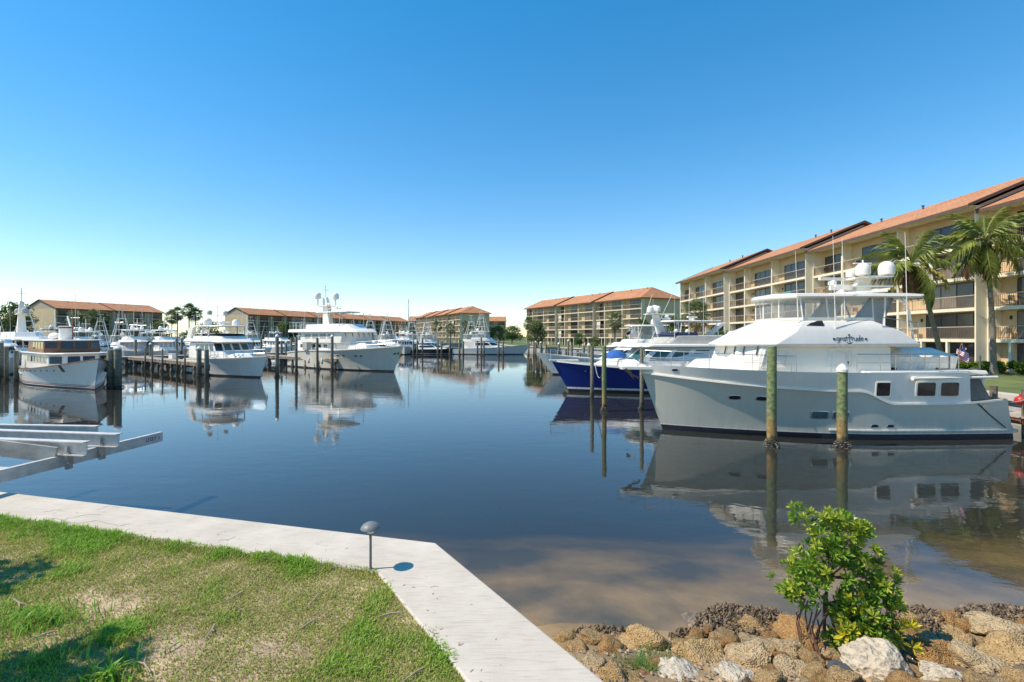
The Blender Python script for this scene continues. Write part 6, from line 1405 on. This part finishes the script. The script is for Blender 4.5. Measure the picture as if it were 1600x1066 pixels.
for (cx, cy, rr) in lobes:
    c0 = mloc(cx, cy, g.uniform(-.12, .1) - (.22 if cy > 935 else 0))
    st = trunk[2] if cy < 930 else trunk[1]
    MB().tube([st, st.lerp(c0, .55) + Vector((0, 0, .04)), c0], [.012, .008, .005], 5).build('branch', ROOT, MG)
    for _ in range(max(5, int(rr*.62))):
        d = Vector((g.gauss(0, 1), g.gauss(0, 1), g.gauss(.15, 1))).normalized(); q = rr*SP*1.3*g.random()**.4; p = c0 + d*q*Vector((1, 1, .85)).length/1.6
        depth = q / (rr*SP*1.15); up = d.z
        low = cy > 935
        if low and g.random() < .42: kk = 'y' if cy < 975 and g.random() < .5 else 'l'
        elif up > .0 and depth > .5 and g.random() < .6: kk = 'l'
        elif g.random() < .14: kk = 'd'
        else: kk = 'g'
        if cx > 1368 and cy < 940: kk = 'y' if g.random() < .7 else 'l'
        o = link('leaf_rosette', RS[kk][g.randrange(3)], MG, loc=p); ax = (d + Vector((0, 0, .9))).normalized(); o.rotation_euler = ax.to_track_quat('Z', 'Y').to_euler(); q = g.uniform(.7, 1.15) * (1.15 if low else 1); o.scale = (q, q, q); n += 1
ex_v = []; ex_f = []
for kk, mt_ in (('g', LG), ('l', LY), ('d', LD)):
    V = []; F = []
    for _ in range({'g': 95, 'l': 80, 'd': 40}[kk]):
        cx, cy, rr = g.choice(lobes); c0 = mloc(cx + g.gauss(0, 5), cy + g.gauss(0, 4), g.uniform(-.2, .16) - (.2 if cy > 935 else 0)); d = Vector((g.gauss(0, 1), g.gauss(0, 1), g.gauss(.2, 1))).normalized(); p = c0 + d*rr*SP*1.05*g.random()**(.4 if kk != 'd' else 1)
        M_ = Matrix.Translation(p) @ (d + Vector((0, 0, .9))).to_track_quat('Z', 'Y').to_matrix().to_4x4() @ Matrix.Scale(g.uniform(.7, 1.1), 4); me = RS[kk][g.randrange(3)]; o_ = len(V)
        V += [tuple(M_ @ v.co) for v in me.vertices]; F += [[o_ + i for i in pl_.vertices] for pl_ in me.polygons]
    me = bpy.data.meshes.new('foliage'); me.from_pydata(V, [], F); me.materials.append(mt_); link('foliage', me, MG, kind='stuff')
# the tree left of the lawn whose shade reaches the lower left corner
sh_t = thing('shade_tree', 'leafy tree beside the lawn casting the shade in the lower left corner', 'tree', (-9.2, 4.35, CAPZ - .05))
bl = [(-.2 + .5*math.cos(a), .1 + .75*math.sin(a), 3.5 + .5*math.sin(a*2), .62) for a in (0, 1.1, 2.2, 3.3, 4.4, 5.5)] + [(1.3, -1.0, 4.6, .5), (1.6, -.75, 5.0, .45)]
link('crown', leaves_mesh('crown', LEAF, bl, 2600, .12, 5), sh_t); MB().tube([(0, 0, 0), (.1, 0, 1.6), (0, .1, 3.4)], [.14, .11, .06], 8).tube([(.05, .02, 2.2), (.8, -.5, 3.7), (1.5, -.9, 4.8)], [.08, .05, .02], 6).build('trunk', BARK, sh_t)

# mooring lines and fenders of the berthed yachts
ROPE = mat('mooring_rope', (.42, .39, .33), .9, .2, 9)
def moor(b, la, wp, sag=.35):
    M_ = (Matrix.Translation(b.location) @ Matrix.Rotation(b.rotation_euler.z, 4, 'Z')).inverted(); a = Vector(la); c_ = M_ @ Vector(wp)
    MB().tube([a.lerp(c_, q/8) - Vector((0, 0, sag*4*(q/8)*(1 - q/8))) for q in range(9)], .02, 5).build('mooring_line', ROPE, b)
def pw(px, py, z): p = atz(px, py, 0); return (p.x, p.y, z)
moor(C1, (7.6, .7, 2.2), pw(173, 606, 2.2)); moor(C2, (6.2, -1.0, 2.0), pw(323, 592, 2.2)); moor(C2, (6.2, 1.0, 2.0), pw(433, 590, 2.4)); moor(C3, (8.2, -1.2, 2.7), pw(559, 578, 2.6), .5); moor(C3, (2, -2.8, 2.3), pw(519, 580, 2.5), .4)
moor(W, (5.6, 1.3, 2.1), (4.93, 26, 2.4), .8); moor(G, (gx(19.0), 1.9, 1.5), (20.5, 19.4, 1.5), .1)
for b, xs_, y_, z_ in ((C2, (-1, 1.5), -2.55, .9), (C3, (-3, 0), -3.05, 1.0), (W, (-3, 0, 2.5), 2.35, .9)):
    for x_ in xs_:
        f = MB().lathe([(.02, -.38), (.12, -.3), (.13, 0), (.12, .3), (.03, .38)], 10, (x_, y_, z_)); f.tube([(x_, y_, z_ + .38), (x_, y_*.97, z_ + 1.1)], .012, 5); f.build('fender', GEL if b is C3 else BLACK, b, smooth=50)
